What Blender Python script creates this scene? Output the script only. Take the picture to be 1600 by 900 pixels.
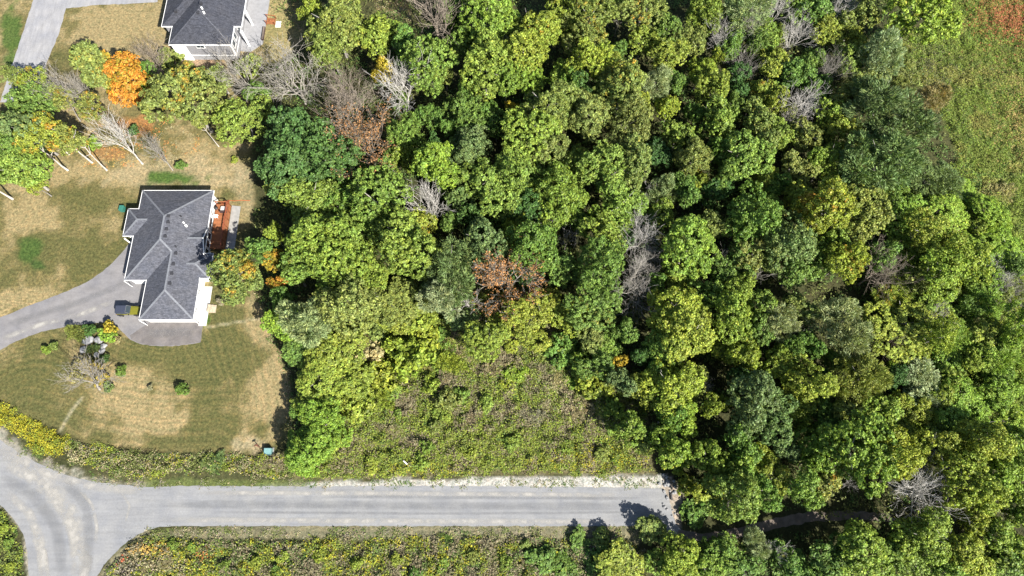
import bpy, bmesh, math, random
import numpy as np
from mathutils import Vector, Matrix

# ------------------------------------------------------------------ camera, sky, sun, exposure
scene = bpy.context.scene
for o in list(bpy.data.objects): bpy.data.objects.remove(o)
COL = scene.collection
CAM_H, TILT, FPX = 115.0, math.radians(19.6), 1066.7
cam_d = bpy.data.cameras.new('camera'); cam = bpy.data.objects.new('camera', cam_d); COL.objects.link(cam)
cam_d.lens, cam_d.sensor_width = 24.0, 36.0
cam_d.clip_start, cam_d.clip_end = 1.0, 3000.0
cam.location = (0, 0, CAM_H); cam.rotation_euler = (TILT, 0, 0)
scene.camera = cam
SUN = Vector((2.5, -2.75, 3.15)).normalized()
world = bpy.data.worlds.new('World'); scene.world = world; world.use_nodes = True
wn = world.node_tree; sky = wn.nodes.new('ShaderNodeTexSky'); sky.sky_type = 'NISHITA'; sky.sun_disc = False
sky.sun_elevation = math.asin(SUN.z); sky.sun_rotation = math.atan2(SUN.x, SUN.y)
bg = wn.nodes['Background']; bg.inputs['Strength'].default_value = 0.062
wn.links.new(sky.outputs[0], bg.inputs['Color'])
sd = bpy.data.lights.new('sun', 'SUN'); so = bpy.data.objects.new('sun', sd); COL.objects.link(so)
sd.energy, sd.angle, sd.color = 5.0, math.radians(0.5), (1.0, 0.955, 0.87)
so.rotation_euler = SUN.to_track_quat('Z', 'Y').to_euler(); so.location = SUN * 200
vs = scene.view_settings; vs.view_transform = 'Standard'; vs.look = 'None'; vs.gamma = 1.0
vs.use_curve_mapping = False; vs.exposure = 1.5

# ------------------------------------------------------------------ helpers
rng = np.random.default_rng(7); random.seed(7)
def G(px, py, z=0.0):                                   # where a spot of the site survey lies on the plan
    u = (px - 800) / FPX; v = (450 - py) / FPX
    s, c = math.sin(TILT), math.cos(TILT)
    k = (z - CAM_H) / (-c + v * s)
    return (u * k, (s + v * c) * k)
def to_px(X, Y, Z=0.0):
    s, c = math.sin(TILT), math.cos(TILT)
    d = Y * s - (Z - CAM_H) * c; up = Y * c + (Z - CAM_H) * s
    return 800 + FPX * X / d, 450 - FPX * up / d
def inpoly(x, y, P):
    P = np.asarray(P, float); r = np.zeros(x.shape, bool); n = len(P)
    for i in range(n):
        x0, y0 = P[i]; x1, y1 = P[(i + 1) % n]
        if y0 == y1: continue
        r ^= ((y0 > y) != (y1 > y)) & (x < (x1 - x0) * (y - y0) / (y1 - y0) + x0)
    return r
def edgedist(x, y, P, closed=True):
    P = np.asarray(P, float); d = np.full(x.shape, 1e9); n = len(P)
    for i in range(n if closed else n - 1):
        a = P[i]; b = P[(i + 1) % n]; ab = b - a
        t = np.clip(((x - a[0]) * ab[0] + (y - a[1]) * ab[1]) / (ab @ ab + 1e-9), 0, 1)
        d = np.minimum(d, np.hypot(x - a[0] - t * ab[0], y - a[1] - t * ab[1]))
    return d
_T = np.random.default_rng(3).random((256, 256))
def vnoise(x, y):
    xi = np.floor(x).astype(int); yi = np.floor(y).astype(int); fx = x - xi; fy = y - yi
    fx = fx * fx * (3 - 2 * fx); fy = fy * fy * (3 - 2 * fy)
    g = lambda i, j: _T[(xi + i) & 255, (yi + j) & 255]
    return (g(0, 0) * (1 - fx) + g(1, 0) * fx) * (1 - fy) + (g(0, 1) * (1 - fx) + g(1, 1) * fx) * fy
def fbm(x, y, s=1.0, o=4):
    r = 0; a = .5
    for k in range(o): r = r + a * vnoise(x / s * 2 ** k + 17.3 * k, y / s * 2 ** k + 5.1 * k); a *= .5
    return r / (1 - .5 ** o)
def sstep(a, b, x): t = np.clip((x - a) / (b - a), 0, 1); return t * t * (3 - 2 * t)

def link(o, parent=None):
    COL.objects.link(o)
    if parent is not None: o.parent = parent
    return o
def tag(o, label=None, cat=None, group=None, kind=None):
    if label: o['label'] = label
    if cat: o['category'] = cat
    if group: o['group'] = group
    if kind: o['kind'] = kind
    return o
def empty(name, loc=(0, 0, 0), rz=0.0):
    o = bpy.data.objects.new(name, None); COL.objects.link(o); o.empty_display_size = .3
    o.location = loc; o.rotation_euler = (0, 0, rz); return o
def np_mesh(name, V, F, mat=None, col=None, smooth=False):          # F: (n,k) all faces alike
    me = bpy.data.meshes.new(name); V = np.asarray(V, np.float32); F = np.asarray(F, np.int32); n, k = F.shape
    me.vertices.add(len(V)); me.vertices.foreach_set('co', V.ravel())
    me.loops.add(n * k); me.loops.foreach_set('vertex_index', F.ravel())
    me.polygons.add(n); me.polygons.foreach_set('loop_start', np.arange(0, n * k, k, dtype=np.int32))
    if smooth: me.polygons.foreach_set('use_smooth', np.ones(n, bool))
    if col is not None:
        c = np.ones((len(V), 4), np.float32); c[:, :3] = col
        a = me.attributes.new('col', 'FLOAT_COLOR', 'POINT'); a.data.foreach_set('color', c.ravel())
    if mat: me.materials.append(mat)
    me.update(calc_edges=True); return me
class MB:                                                            # collects solids for one mesh
    def __init__(s): s.bm = bmesh.new()
    def box(s, x0, x1, y0, y1, z0, z1):
        v = [s.bm.verts.new(p) for p in ((x0,y0,z0),(x1,y0,z0),(x1,y1,z0),(x0,y1,z0),(x0,y0,z1),(x1,y0,z1),(x1,y1,z1),(x0,y1,z1))]
        for f in ((3,2,1,0),(4,5,6,7),(0,1,5,4),(1,2,6,5),(2,3,7,6),(3,0,4,7)): s.bm.faces.new([v[i] for i in f])
        return s
    def poly(s, pts, faces):
        v = [s.bm.verts.new(p) for p in pts]
        for f in faces: s.bm.faces.new([v[i] for i in f])
        return s
    def tube(s, p, q, r0, r1=None, n=8, cap=True):
        r1 = r0 if r1 is None else r1; p = Vector(p); q = Vector(q); d = (q - p).normalized()
        a = d.orthogonal().normalized(); b = d.cross(a)
        A = [s.bm.verts.new(p + (a * math.cos(t) + b * math.sin(t)) * r0) for t in [6.2832 * i / n for i in range(n)]]
        B = [s.bm.verts.new(q + (a * math.cos(t) + b * math.sin(t)) * r1) for t in [6.2832 * i / n for i in range(n)]]
        for i in range(n): s.bm.faces.new((A[i], A[(i+1) % n], B[(i+1) % n], B[i]))
        if cap: s.bm.faces.new(A[::-1]); s.bm.faces.new(B)
        return s
    def beam(s, p, q, w, h):
        p = Vector(p); q = Vector(q); d = (q - p).normalized(); a = d.cross(Vector((0, 0, 1))).normalized() * w / 2
        b = a.cross(d).normalized() * h / 2
        v = [s.bm.verts.new(e + sa * a + sb * b) for e in (p, q) for sa, sb in ((-1,-1),(1,-1),(1,1),(-1,1))]
        for f in ((0,1,2,3),(7,6,5,4),(0,4,5,1),(1,5,6,2),(2,6,7,3),(3,7,4,0)): s.bm.faces.new([v[i] for i in f])
        return s
    def prism(s, pts, z0, z1):
        n = len(pts); v = [s.bm.verts.new((x, y, z0)) for x, y in pts] + [s.bm.verts.new((x, y, z1)) for x, y in pts]
        s.bm.faces.new(v[:n][::-1]); s.bm.faces.new(v[n:])
        for i in range(n): s.bm.faces.new((v[i], v[(i+1) % n], v[n + (i+1) % n], v[n + i]))
        return s
    def build(s, name, mat, parent=None, bevel=0.0, smooth=False):
        bmesh.ops.recalc_face_normals(s.bm, faces=s.bm.faces)
        if bevel: bmesh.ops.bevel(s.bm, geom=list(s.bm.edges), offset=bevel, segments=2, affect='EDGES', clamp_overlap=True)
        me = bpy.data.meshes.new(name); s.bm.to_mesh(me); s.bm.free()
        if mat: me.materials.append(mat)
        if smooth: me.polygons.foreach_set('use_smooth', np.ones(len(me.polygons), bool))
        return link(bpy.data.objects.new(name, me), parent)

# ------------------------------------------------------------------ materials
MATS = {}
def new_mat(name):
    m = bpy.data.materials.new(name); m.use_nodes = True; MATS[name] = m
    return m, m.node_tree, m.node_tree.nodes, m.node_tree.links, m.node_tree.nodes['Principled BSDF']
def N(nt, t, **kw):
    n = nt.nodes.new(t)
    for k, v in kw.items(): setattr(n, k, v)
    return n
def noise(nt, scale, detail=4, rough=.55, vec=None, stretch=None):
    tc = N(nt, 'ShaderNodeTexCoord'); n = N(nt, 'ShaderNodeTexNoise')
    n.inputs['Scale'].default_value = scale; n.inputs['Detail'].default_value = detail; n.inputs['Roughness'].default_value = rough
    src = tc.outputs['Object'] if vec is None else vec
    if stretch:
        mp = N(nt, 'ShaderNodeMapping'); mp.inputs['Scale'].default_value = stretch
        nt.links.new(src, mp.inputs['Vector']); src = mp.outputs['Vector']
    nt.links.new(src, n.inputs['Vector']); return n.outputs['Fac']
def ramp(nt, fac, stops):
    r = N(nt, 'ShaderNodeValToRGB'); e = r.color_ramp.elements
    while len(e) < len(stops): e.new(.5)
    for i, (p, c) in enumerate(stops): e[i].position = p; e[i].color = (*c, 1) if len(c) == 3 else c
    nt.links.new(fac, r.inputs['Fac']); return r.outputs['Color']
def mul(nt, a, b, fac=1.0):
    m = N(nt, 'ShaderNodeMix', data_type='RGBA', blend_type='MULTIPLY'); m.inputs[0].default_value = fac
    nt.links.new(a, m.inputs[6]); nt.links.new(b, m.inputs[7]); return m.outputs[2]
def bump(nt, fac, bsdf, strength=.4, dist=.05):
    b = N(nt, 'ShaderNodeBump'); b.inputs['Strength'].default_value = strength; b.inputs['Distance'].default_value = dist
    nt.links.new(fac, b.inputs['Height']); nt.links.new(b.outputs['Normal'], bsdf.inputs['Normal'])
def g3(v): return (v, v, v)
def simple(name, col, rough=.7, var=.18, scale=3.0, metal=0.0, spec=.3, bmp=0.0):
    m, nt, nn, ll, b = new_mat(name)
    rgb = N(nt, 'ShaderNodeRGB'); rgb.outputs[0].default_value = (*col, 1)
    f = noise(nt, scale, 5)
    ll.new(mul(nt, rgb.outputs[0], ramp(nt, f, [(.25, g3(1 - var * 1.5)), (.75, g3(1 + var))])), b.inputs['Base Color'])
    b.inputs['Roughness'].default_value = rough; b.inputs['Metallic'].default_value = metal
    b.inputs['Specular IOR Level'].default_value = spec
    if bmp: bump(nt, noise(nt, scale * 6, 4), b, bmp, .03)
    return m
def leaf_material():
    m, nt, nn, ll, b = new_mat('foliage')
    at = N(nt, 'ShaderNodeAttribute', attribute_name='col'); oi = N(nt, 'ShaderNodeObjectInfo')
    sp = N(nt, 'ShaderNodeSeparateColor'); ll.new(at.outputs['Color'], sp.inputs[0])
    d = N(nt, 'ShaderNodeMath', operation='SUBTRACT'); ll.new(oi.outputs['Alpha'], d.inputs[0]); ll.new(sp.outputs[1], d.inputs[1])
    k = N(nt, 'ShaderNodeMapRange'); k.inputs[1].default_value = 0; k.inputs[2].default_value = .2; ll.new(d.outputs[0], k.inputs[0])
    amb = ramp(nt, sp.outputs[2], [(0, (.23, .215, .03)), (.5, (.27, .21, .025)), (1, (.32, .16, .025))])
    mx = N(nt, 'ShaderNodeMix', data_type='RGBA'); ll.new(k.outputs[0], mx.inputs[0]); ll.new(oi.outputs['Color'], mx.inputs[6]); ll.new(amb, mx.inputs[7])
    tint = mul(nt, mx.outputs[2], ramp(nt, sp.outputs[2], [(0, (.82, .92, .9)), (.5, (1, 1, 1)), (1, (1.28, 1.12, .9))]))
    vm = N(nt, 'ShaderNodeVectorMath', operation='SCALE'); ll.new(tint, vm.inputs[0]); ll.new(sp.outputs[0], vm.inputs['Scale'])
    ll.new(vm.outputs[0], b.inputs['Base Color']); b.inputs['Roughness'].default_value = .55; b.inputs['Specular IOR Level'].default_value = .25
    tr = N(nt, 'ShaderNodeBsdfTranslucent')
    t2 = N(nt, 'ShaderNodeMix', data_type='RGBA', blend_type='MULTIPLY'); t2.inputs[0].default_value = 1; t2.inputs[7].default_value = (1.25, 1.3, .6, 1)
    ll.new(vm.outputs[0], t2.inputs[6]); ll.new(t2.outputs[2], tr.inputs['Color'])
    ms = N(nt, 'ShaderNodeMixShader'); ms.inputs[0].default_value = .24
    ll.new(b.outputs[0], ms.inputs[1]); ll.new(tr.outputs[0], ms.inputs[2]); ll.new(ms.outputs[0], nn['Material Output'].inputs['Surface'])
    return m
def plant_material():                                    # ground-cover plants: their colours are stored leaf by leaf
    m, nt, nn, ll, b = new_mat('weeds')
    at = N(nt, 'ShaderNodeAttribute', attribute_name='col')
    ll.new(at.outputs['Color'], b.inputs['Base Color']); b.inputs['Roughness'].default_value = .65; b.inputs['Specular IOR Level'].default_value = .2
    tr = N(nt, 'ShaderNodeBsdfTranslucent'); ll.new(at.outputs['Color'], tr.inputs['Color'])
    ms = N(nt, 'ShaderNodeMixShader'); ms.inputs[0].default_value = .3
    ll.new(b.outputs[0], ms.inputs[1]); ll.new(tr.outputs[0], ms.inputs[2]); ll.new(ms.outputs[0], nn['Material Output'].inputs['Surface'])
    return m
def bark_material():
    m, nt, nn, ll, b = new_mat('bark')
    oi = N(nt, 'ShaderNodeObjectInfo')
    f = noise(nt, 2.2, 5, .6, stretch=(3, 3, .7))
    ll.new(mul(nt, oi.outputs['Color'], ramp(nt, f, [(.3, g3(.55)), (.7, g3(1.2))])), b.inputs['Base Color'])
    b.inputs['Roughness'].default_value = .85; b.inputs['Specular IOR Level'].default_value = .15
    return m
def ground_material():
    m, nt, nn, ll, b = new_mat('soil_and_turf')
    at = N(nt, 'ShaderNodeAttribute', attribute_name='col'); ed = N(nt, 'ShaderNodeAttribute', attribute_name='mow')
    f1 = noise(nt, 2.4, 7, .78); f2 = noise(nt, 1.1, 7, .72); f3 = noise(nt, 5.0, 4, .8, stretch=(1, 2.2, 1))
    c = mul(nt, at.outputs['Color'], ramp(nt, f1, [(.36, g3(.50)), (.5, g3(.95)), (.64, g3(1.45))]))
    c = mul(nt, c, ramp(nt, f2, [(.34, (.68, .76, .70)), (.5, (.98, .98, .95)), (.66, (1.28, 1.17, 1.06))]))
    c = mul(nt, c, ramp(nt, f3, [(.36, g3(.66)), (.64, g3(1.3))]))
    nz = N(nt, 'ShaderNodeTexNoise', noise_dimensions='1D'); nz.inputs['Scale'].default_value = 1.5; nz.inputs['Detail'].default_value = 2
    ll.new(ed.outputs['Fac'], nz.inputs['W'])
    c = mul(nt, c, ramp(nt, nz.outputs['Fac'], [(.38, (.84, .88, .84)), (.60, (1.12, 1.07, 1.05))]))
    ll.new(c, b.inputs['Base Color']); b.inputs['Roughness'].default_value = .9; b.inputs['Specular IOR Level'].default_value = .1
    bump(nt, f1, b, .6, .08)
    return m
def asphalt_material(name, col, streak=(.25, 3.0, 1), amt=.16, patch=.35):
    m, nt, nn, ll, b = new_mat(name)
    rgb = N(nt, 'ShaderNodeRGB'); rgb.outputs[0].default_value = (*col, 1)
    c = mul(nt, rgb.outputs[0], ramp(nt, noise(nt, .5, 5, .6, stretch=streak), [(.3, g3(1 - amt)), (.7, g3(1 + amt))]))
    c = mul(nt, c, ramp(nt, noise(nt, patch, 5, .6), [(.3, (.86, .87, .90)), (.7, (1.12, 1.10, 1.06))]))
    c = mul(nt, c, ramp(nt, noise(nt, 3.5, 6, .8), [(.25, g3(.80)), (.75, g3(1.17))]))
    v = N(nt, 'ShaderNodeTexVoronoi', feature='DISTANCE_TO_EDGE'); v.inputs['Scale'].default_value = .17
    tc = N(nt, 'ShaderNodeTexCoord'); mp = N(nt, 'ShaderNodeMapping'); mp.inputs['Scale'].default_value = (.6, 1.6, 1)
    nz = N(nt, 'ShaderNodeTexNoise'); nz.inputs['Scale'].default_value = .8; nz.inputs['Detail'].default_value = 4
    ll.new(tc.outputs['Object'], nz.inputs['Vector'])
    av = N(nt, 'ShaderNodeMix', data_type='RGBA'); av.inputs[0].default_value = .75; ll.new(tc.outputs['Object'], mp.inputs['Vector'])
    ad = N(nt, 'ShaderNodeVectorMath', operation='ADD'); ll.new(mp.outputs[0], ad.inputs[0])
    s3 = N(nt, 'ShaderNodeVectorMath', operation='SCALE'); s3.inputs['Scale'].default_value = 3.0; ll.new(nz.outputs['Color'], s3.inputs[0])
    ll.new(s3.outputs[0], ad.inputs[1]); ll.new(ad.outputs[0], v.inputs['Vector'])
    c = mul(nt, c, ramp(nt, v.outputs['Distance'], [(0, g3(.80)), (.012, g3(1.0))]), .5)
    ll.new(c, b.inputs['Base Color']); b.inputs['Roughness'].default_value = .85; b.inputs['Specular IOR Level'].default_value = .2
    bump(nt, noise(nt, 14, 3, .8), b, .35, .02)
    return m
def roof_material(name, col):
    m, nt, nn, ll, b = new_mat(name)
    tc = N(nt, 'ShaderNodeTexCoord'); br = N(nt, 'ShaderNodeTexBrick'); br.offset = .5
    br.inputs['Scale'].default_value = 1.0; br.inputs['Brick Width'].default_value = .5; br.inputs['Row Height'].default_value = .2
    br.inputs['Mortar Size'].default_value = .012; br.inputs['Color1'].default_value = (*[x * .78 for x in col], 1)
    br.inputs['Color2'].default_value = (*[x * 1.25 for x in col], 1); br.inputs['Mortar'].default_value = (*[x * .6 for x in col], 1)
    ll.new(tc.outputs['Object'], br.inputs['Vector'])
    c = mul(nt, br.outputs['Color'], ramp(nt, noise(nt, 3.5, 5, .75), [(.38, (.74, .74, .76)), (.62, (1.28, 1.26, 1.25))]))
    c = mul(nt, c, ramp(nt, noise(nt, .35, 4, .6), [(.3, (.9, .92, .97)), (.7, (1.1, 1.07, 1.04))]))
    ll.new(c, b.inputs['Base Color']); b.inputs['Roughness'].default_value = .9; b.inputs['Specular IOR Level'].default_value = .15
    bump(nt, noise(nt, 8, 4, .8), b, .4, .03)
    return m
def siding_material(name, col, rows=.16):
    m, nt, nn, ll, b = new_mat(name)
    tc = N(nt, 'ShaderNodeTexCoord'); w = N(nt, 'ShaderNodeTexWave', wave_type='BANDS', bands_direction='Z', wave_profile='SAW')
    w.inputs['Scale'].default_value = 1 / rows / 6.283 * 2; ll.new(tc.outputs['Object'], w.inputs['Vector'])
    rgb = N(nt, 'ShaderNodeRGB'); rgb.outputs[0].default_value = (*col, 1)
    c = mul(nt, rgb.outputs[0], ramp(nt, noise(nt, 1.4, 5), [(.3, g3(.88)), (.7, g3(1.06))]))
    ll.new(c, b.inputs['Base Color']); b.inputs['Roughness'].default_value = .6; bump(nt, w.outputs['Fac'], b, .5, .02)
    return m
LEAF, WEED, BARK, SOIL = leaf_material(), plant_material(), bark_material(), ground_material()
ROAD = asphalt_material('pale_chip_seal', (.182, .185, .192), amt=.12)
DRIVE = asphalt_material('worn_asphalt', (.158, .153, .158), streak=(1, 1.4, 1), amt=.14, patch=.25)
CONC = simple('concrete', (.24, .235, .225), .85, .15, 1.5, bmp=.2)
ROOF = roof_material('grey_shingle', (.070, .074, .087)); ROOF2 = roof_material('dark_shingle', (.042, .045, .055))
CAP = simple('ridge_shingle', (.14, .147, .165), .9, .2, 4)
WHITE = simple('white_trim', (.78, .78, .77), .45, .05, 2)
STONE = siding_material('pale_siding', (.6, .6, .59)); GREYS = siding_material('grey_siding', (.20, .20, .215))
FOUND = simple('foundation_concrete', (.23, .23, .24), .85, .12, 1.5, bmp=.15)
GLASS = simple('window_glass', (.03, .04, .05), .08, .1, 1, spec=.8)
BLACK = simple('black_plastic', (.02, .02, .022), .5, .1, 4); DARKM = simple('vent_metal', (.035, .035, .04), .5, .1, 4)
CEDAR = simple('cedar_stain', (.25, .095, .040), .65, .3, 2.5, bmp=.2); CEDARD = simple('cedar_dark', (.20, .055, .025), .65, .25, 3)
TIMBER = simple('weathered_timber', (.36, .30, .22), .8, .25, 3, bmp=.2)
CUSH = simple('beige_cushion', (.45, .41, .38), .9, .1, 5); WICK = simple('dark_wicker', (.05, .03, .03), .7, .2, 12)
ROCK = simple('pale_boulder', (.21, .21, .215), .85, .3, 2.2, bmp=.5); GREEN = simple('green_plastic', (.03, .13, .10), .5, .1, 3)
TEAL = simple('green_steel', (.13, .24, .24), .45, .15, 3); RUST = simple('rusty_steel', (.10, .04, .025), .8, .3, 8)
PAINT = simple('olive_yellow_paint', (.125, .12, .012), .3, .05, 2, spec=.6); SOFT = simple('navy_soft_top', (.030, .036, .058), .7, .12, 4)
RUBBER = simple('rubber', (.015, .015, .016), .8, .1, 5); STEEL = simple('steel', (.35, .35, .36), .35, .1, 5, metal=.8)
LAMP_R = simple('red_lens', (.25, .01, .01), .3, .05, 3); LAMP_W = simple('clear_lens', (.7, .7, .68), .2, .05, 3)
HOSE = simple('orange_hose', (.35, .09, .03), .5, .1, 4)
DIRT = simple('trail_dirt', (.13, .105, .088), .95, .3, 1.2, bmp=.4)

# ------------------------------------------------------------------ ground: one sheet, its colours follow what grows there
LAWN = [(-40,-20),(70,-20),(480,-20),(478,60),(440,95),(400,100),(395,200),(398,300),(395,350),(385,380),(395,450),(410,480),(426,520),(440,560),(451,600),(456,640),(456,690),(420,700),(380,716),(330,704),(250,707),(180,699),(120,688),(93,671),(40,652),(0,624),(-60,590)]
gx = np.concatenate([[-700,-400,-200], np.arange(-122, -28, .4), np.arange(-28, 122.5, .8), [200,400,700]])
gy = np.concatenate([[-500,-200,-60], np.arange(-18, 118, .45), [200,400,700]])
XX, YY = np.meshgrid(gx, gy); X = XX.ravel(); Y = YY.ravel()
PX, PY = to_px(np.clip(X, -122, 122), np.clip(Y, -18, 118))
def blob(cx, cy, rx, ry, soft=.5):
    w = np.sqrt(((PX - cx) / rx) ** 2 + ((PY - cy) / ry) ** 2) + (fbm(X, Y, 2.2) - .5) * 1.7
    return 1 - sstep(1 - soft, 1 + soft, w)
FLOOR = np.array((.055, .052, .026)); TAN = np.array((.275, .222, .120)); OLIVE = np.array((.155, .135, .060)); GRASS = np.array((.108, .106, .042)); PALE = np.array((.36, .30, .20))
n1 = fbm(X, Y, 9.0)[:, None]; n2 = fbm(X + 40, Y, 3.0)[:, None]
C = FLOOR * (.7 + .7 * n1) + (.0, .012, 0) * n2
d = edgedist(PX, PY, LAWN); lawn = np.where(inpoly(PX, PY, LAWN), d, -d) + (fbm(X, Y, 2.0) - .5) * 14
lm = sstep(-5, 5, lawn)[:, None]
dry = np.clip(.62 + (fbm(X, Y, 7.0) - .5) * 2.2 + (fbm(X, Y, 1.6) - .5) * 1.2, 0, 1)
for cx, cy, rx, ry, a in [(60,610,85,60,-.75),(300,560,100,35,-.85),(355,500,40,50,-.8),(320,640,22,60,-.35),(120,395,80,35,-.5),(150,310,90,22,-.4),(265,278,45,12,-.95),(205,385,22,45,-.7),(45,395,24,17,-1.),(60,412,15,10,-.8),(230,690,120,12,-.7),(60,650,60,14,-.6),(205,545,45,25,-.7),(360,460,25,20,-.5),(355,300,18,10,-.5),
      (235,640,60,55,.75),(190,600,45,35,.5),(430,600,28,90,.8),(400,500,22,40,.9),(390,690,30,18,.8),(330,250,60,30,.6),(60,330,50,30,.5),(120,270,70,20,.5),(40,470,40,16,.6),(200,40,60,50,.8),(430,50,30,50,.25),(250,440,20,30,0)]:
    dry = dry + a * blob(cx, cy, rx, ry)
dry = np.clip(dry, 0, 1)[:, None]
turf = np.where(dry < .5, GRASS + (OLIVE - GRASS) * (dry * 2), OLIVE + (TAN - OLIVE) * (dry * 2 - 1))
for cx, cy, rx, ry, cc, a in [(275,270,120,22,PALE,.45),(385,290,20,45,PALE,.4),(390,695,26,16,PALE,.7),(300,98,50,7,(.34,.24,.17),.9),(215,195,25,16,(.34,.17,.07),.8),(170,240,25,10,(.32,.17,.08),.6),(45,395,22,16,(.055,.10,.025),.9),(60,412,14,9,(.05,.09,.025),.9),(268,277,40,10,(.06,.115,.025),.95),(265,508,28,4,(.13,.20,.02),.95),(318,500,8,14,(.07,.14,.02),.8),(20,55,14,50,(.06,.11,.025),.9),(435,60,28,60,(.27,.235,.11),.7)]:
    w = (a * blob(cx, cy, rx, ry, .3))[:, None]; turf = turf * (1 - w) + np.array(cc) * w
C = C * (1 - lm) + turf * lm
for P, w0 in (([(128,622),(113,640),(104,655),(95,672)], 2.2), ([(320,512),(360,505),(410,497)], 1.6)):      # worn lines across the grass
    w = (np.exp(-(edgedist(PX, PY, P, False) / w0) ** 2) * (.35 + .5 * fbm(X, Y, 1.2)))[:, None]; C = C * (1 - w) + np.array((.42, .38, .27)) * w
def zone(P, col, soft, wob, amt=1.0, s=2.0):
    global C
    dd = edgedist(PX, PY, P); sd_ = np.where(inpoly(PX, PY, P), dd, -dd) + (fbm(X + 9, Y, s) - .5) * wob
    w = (sstep(-soft, soft, sd_) * amt)[:, None]; C = C * (1 - w) + np.array(col) * (.75 + .5 * n2) * w
LOT = [(462,748),(458,700),(500,650),(540,580),(580,500),(640,455),(720,445),(860,470),(960,540),(1000,620),(1022,742),(830,740),(640,744)]
zone(LOT, (.14, .125, .065), 8, 20)
zone([(400,760),(480,754),(640,749),(830,746),(1042,742),(1050,764),(400,766)], (.42, .41, .395), 2, 10)
zone([(-40,640),(0,668),(40,704),(90,730),(160,748),(230,754),(230,764),(120,752),(30,712),(-40,690)], (.36, .34, .30), 6, 26, .7, 1.2)
zone([(228,748),(480,752),(480,764),(228,764)], (.12, .15, .05), 3, 12, .8)
zone([(-40,780),(10,796),(36,832),(44,910),(52,910),(46,850),(20,800)], (.33, .31, .27), 2, 8, .8)
zone([(150,910),(185,856),(225,828),(480,818),(1000,818),(1000,846),(500,842),(230,842),(205,850),(175,910)], (.21, .195, .13), 3, 16, .8)
zone([(1040,740),(1062,764),(1066,832),(1046,832),(1034,764)], (.36, .31, .27), 2, 8)
MEADOW = [(1396,62),(1440,45),(1470,-20),(1640,-20),(1640,470),(1560,345),(1500,250),(1470,180),(1440,130),(1400,100)]
zone(MEADOW, (.11, .14, .035), 8, 30)
zone([(580,-20),(640,-20),(640,50),(600,55)], (.20, .16, .08), 5, 16)
c_ = np.clip(C * .74, .004, .8)
V = np.stack([X, Y, np.zeros_like(X)], 1); nx, ny = len(gx), len(gy)
ii = (np.arange(ny - 1)[:, None] * nx + np.arange(nx - 1)[None]).ravel()
me = np_mesh('ground', V, np.stack([ii, ii + 1, ii + nx + 1, ii + nx], 1), SOIL, c_)
LW = np.array([G(*p) for p in LAWN]); mow = np.where(inpoly(PX, PY, LAWN), edgedist(X, Y, LW[11:-2], False) + (fbm(X, Y, 4.0) - .5) * .8, 0) * sstep(430, 480, PY)
a_ = me.attributes.new('mow', 'FLOAT', 'POINT'); a_.data.foreach_set('value', mow.astype(np.float32))
tag(link(bpy.data.objects.new('ground', me)), kind='structure')

def sheet(name, px, z, mat, smooth_it=2):
    P = [Vector(p).to_2d() if len(p) > 2 else Vector(p) for p in px]
    pts = [Vector(G(*p)) for p in P]
    bm = bmesh.new(); vs_ = [bm.verts.new((p.x, p.y, z)) for p in pts]; f = bm.faces.new(vs_)
    if f.normal.z < 0: bmesh.ops.reverse_faces(bm, faces=[f])
    bm.normal_update()
    if bm.faces[:][0].normal.z < 0: bmesh.ops.reverse_faces(bm, faces=bm.faces[:])
    bmesh.ops.triangulate(bm, faces=bm.faces[:]); m_ = bpy.data.meshes.new(name); bm.to_mesh(m_); bm.free(); m_.materials.append(mat)
    return tag(link(bpy.data.objects.new(name, m_)), kind='structure')
def wob(pts, amp=1.2, step=6, seed=1):                    # ragged, broken-off edge for the seal coat
    r = random.Random(seed); out = []; n = len(pts)
    for i in range(n):
        a, b = Vector(pts[i]), Vector(pts[(i + 1) % n]); k = max(1, int((b - a).length / step))
        nrm = Vector((-(b - a).y, (b - a).x)).normalized() if (b - a).length else Vector((0, 0))
        for j in range(k):
            p = a.lerp(b, j / k) + nrm * r.uniform(-amp, amp) * (0 if j == 0 else 1); out.append((p.x, p.y))
    return out
road_px = [(-60,640),(-20,672),(0,687),(30,708),(55,722),(78,732),(100,741),(120,747),(150,753),(180,756),(222,761),(300,759),(480,760),(640,759),(800,760),(900,761),(1000,762),(1036,764),(1046,780),(1050,800),(1058,822),(1070,834),(1052,838),(1030,826),(1000,822),(800,822),(600,822),(480,822),(330,822),(270,822),(245,824),(228,829),(214,836),(204,843),(192,852),(180,864),(165,880),(150,902),(130,945),(50,945),(45,900),(43,864),(40,848),(36,834),(28,820),(18,807),(0,789),(-60,740)]
sheet('road', wob(road_px, .8, 5), .006, ROAD)
drive_px = [(-60,512),(0,496),(30,484),(60,472),(90,461),(120,448),(140,438),(156,427),(170,416),(180,406),(190,395),(198,385),(207,370),(260,370),(320,505),(314,507),(313,535),(290,539),(264,541),(234,540),(218,537),(204,531),(195,522),(186,513),(172,505),(156,504),(135,506),(110,509),(90,513),(65,518),(45,525),(20,536),(0,547),(-60,580)]
sheet('driveway', wob(drive_px, .6, 5, 2), .006, DRIVE)
sheet('side_road', wob([(52,-30),(52,0),(44,25),(36,50),(26,80),(15,112),(0,160),(55,160),(68,113),(75,93),(84,72),(93,50),(103,13),(150,8),(200,6),(246,3),(250,-30)], .6, 5, 3), .006, asphalt_material('pale_asphalt', (.22, .22, .23), streak=(3, .5, 1)))
sheet('footpath', wob([(1060,828),(1090,833),(1130,830),(1200,812),(1260,800),(1320,798),(1390,803),(1400,816),(1330,812),(1270,815),(1205,828),(1140,842),(1090,845),(1056,838)], 1.5, 6, 4), .012, DIRT)
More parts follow.
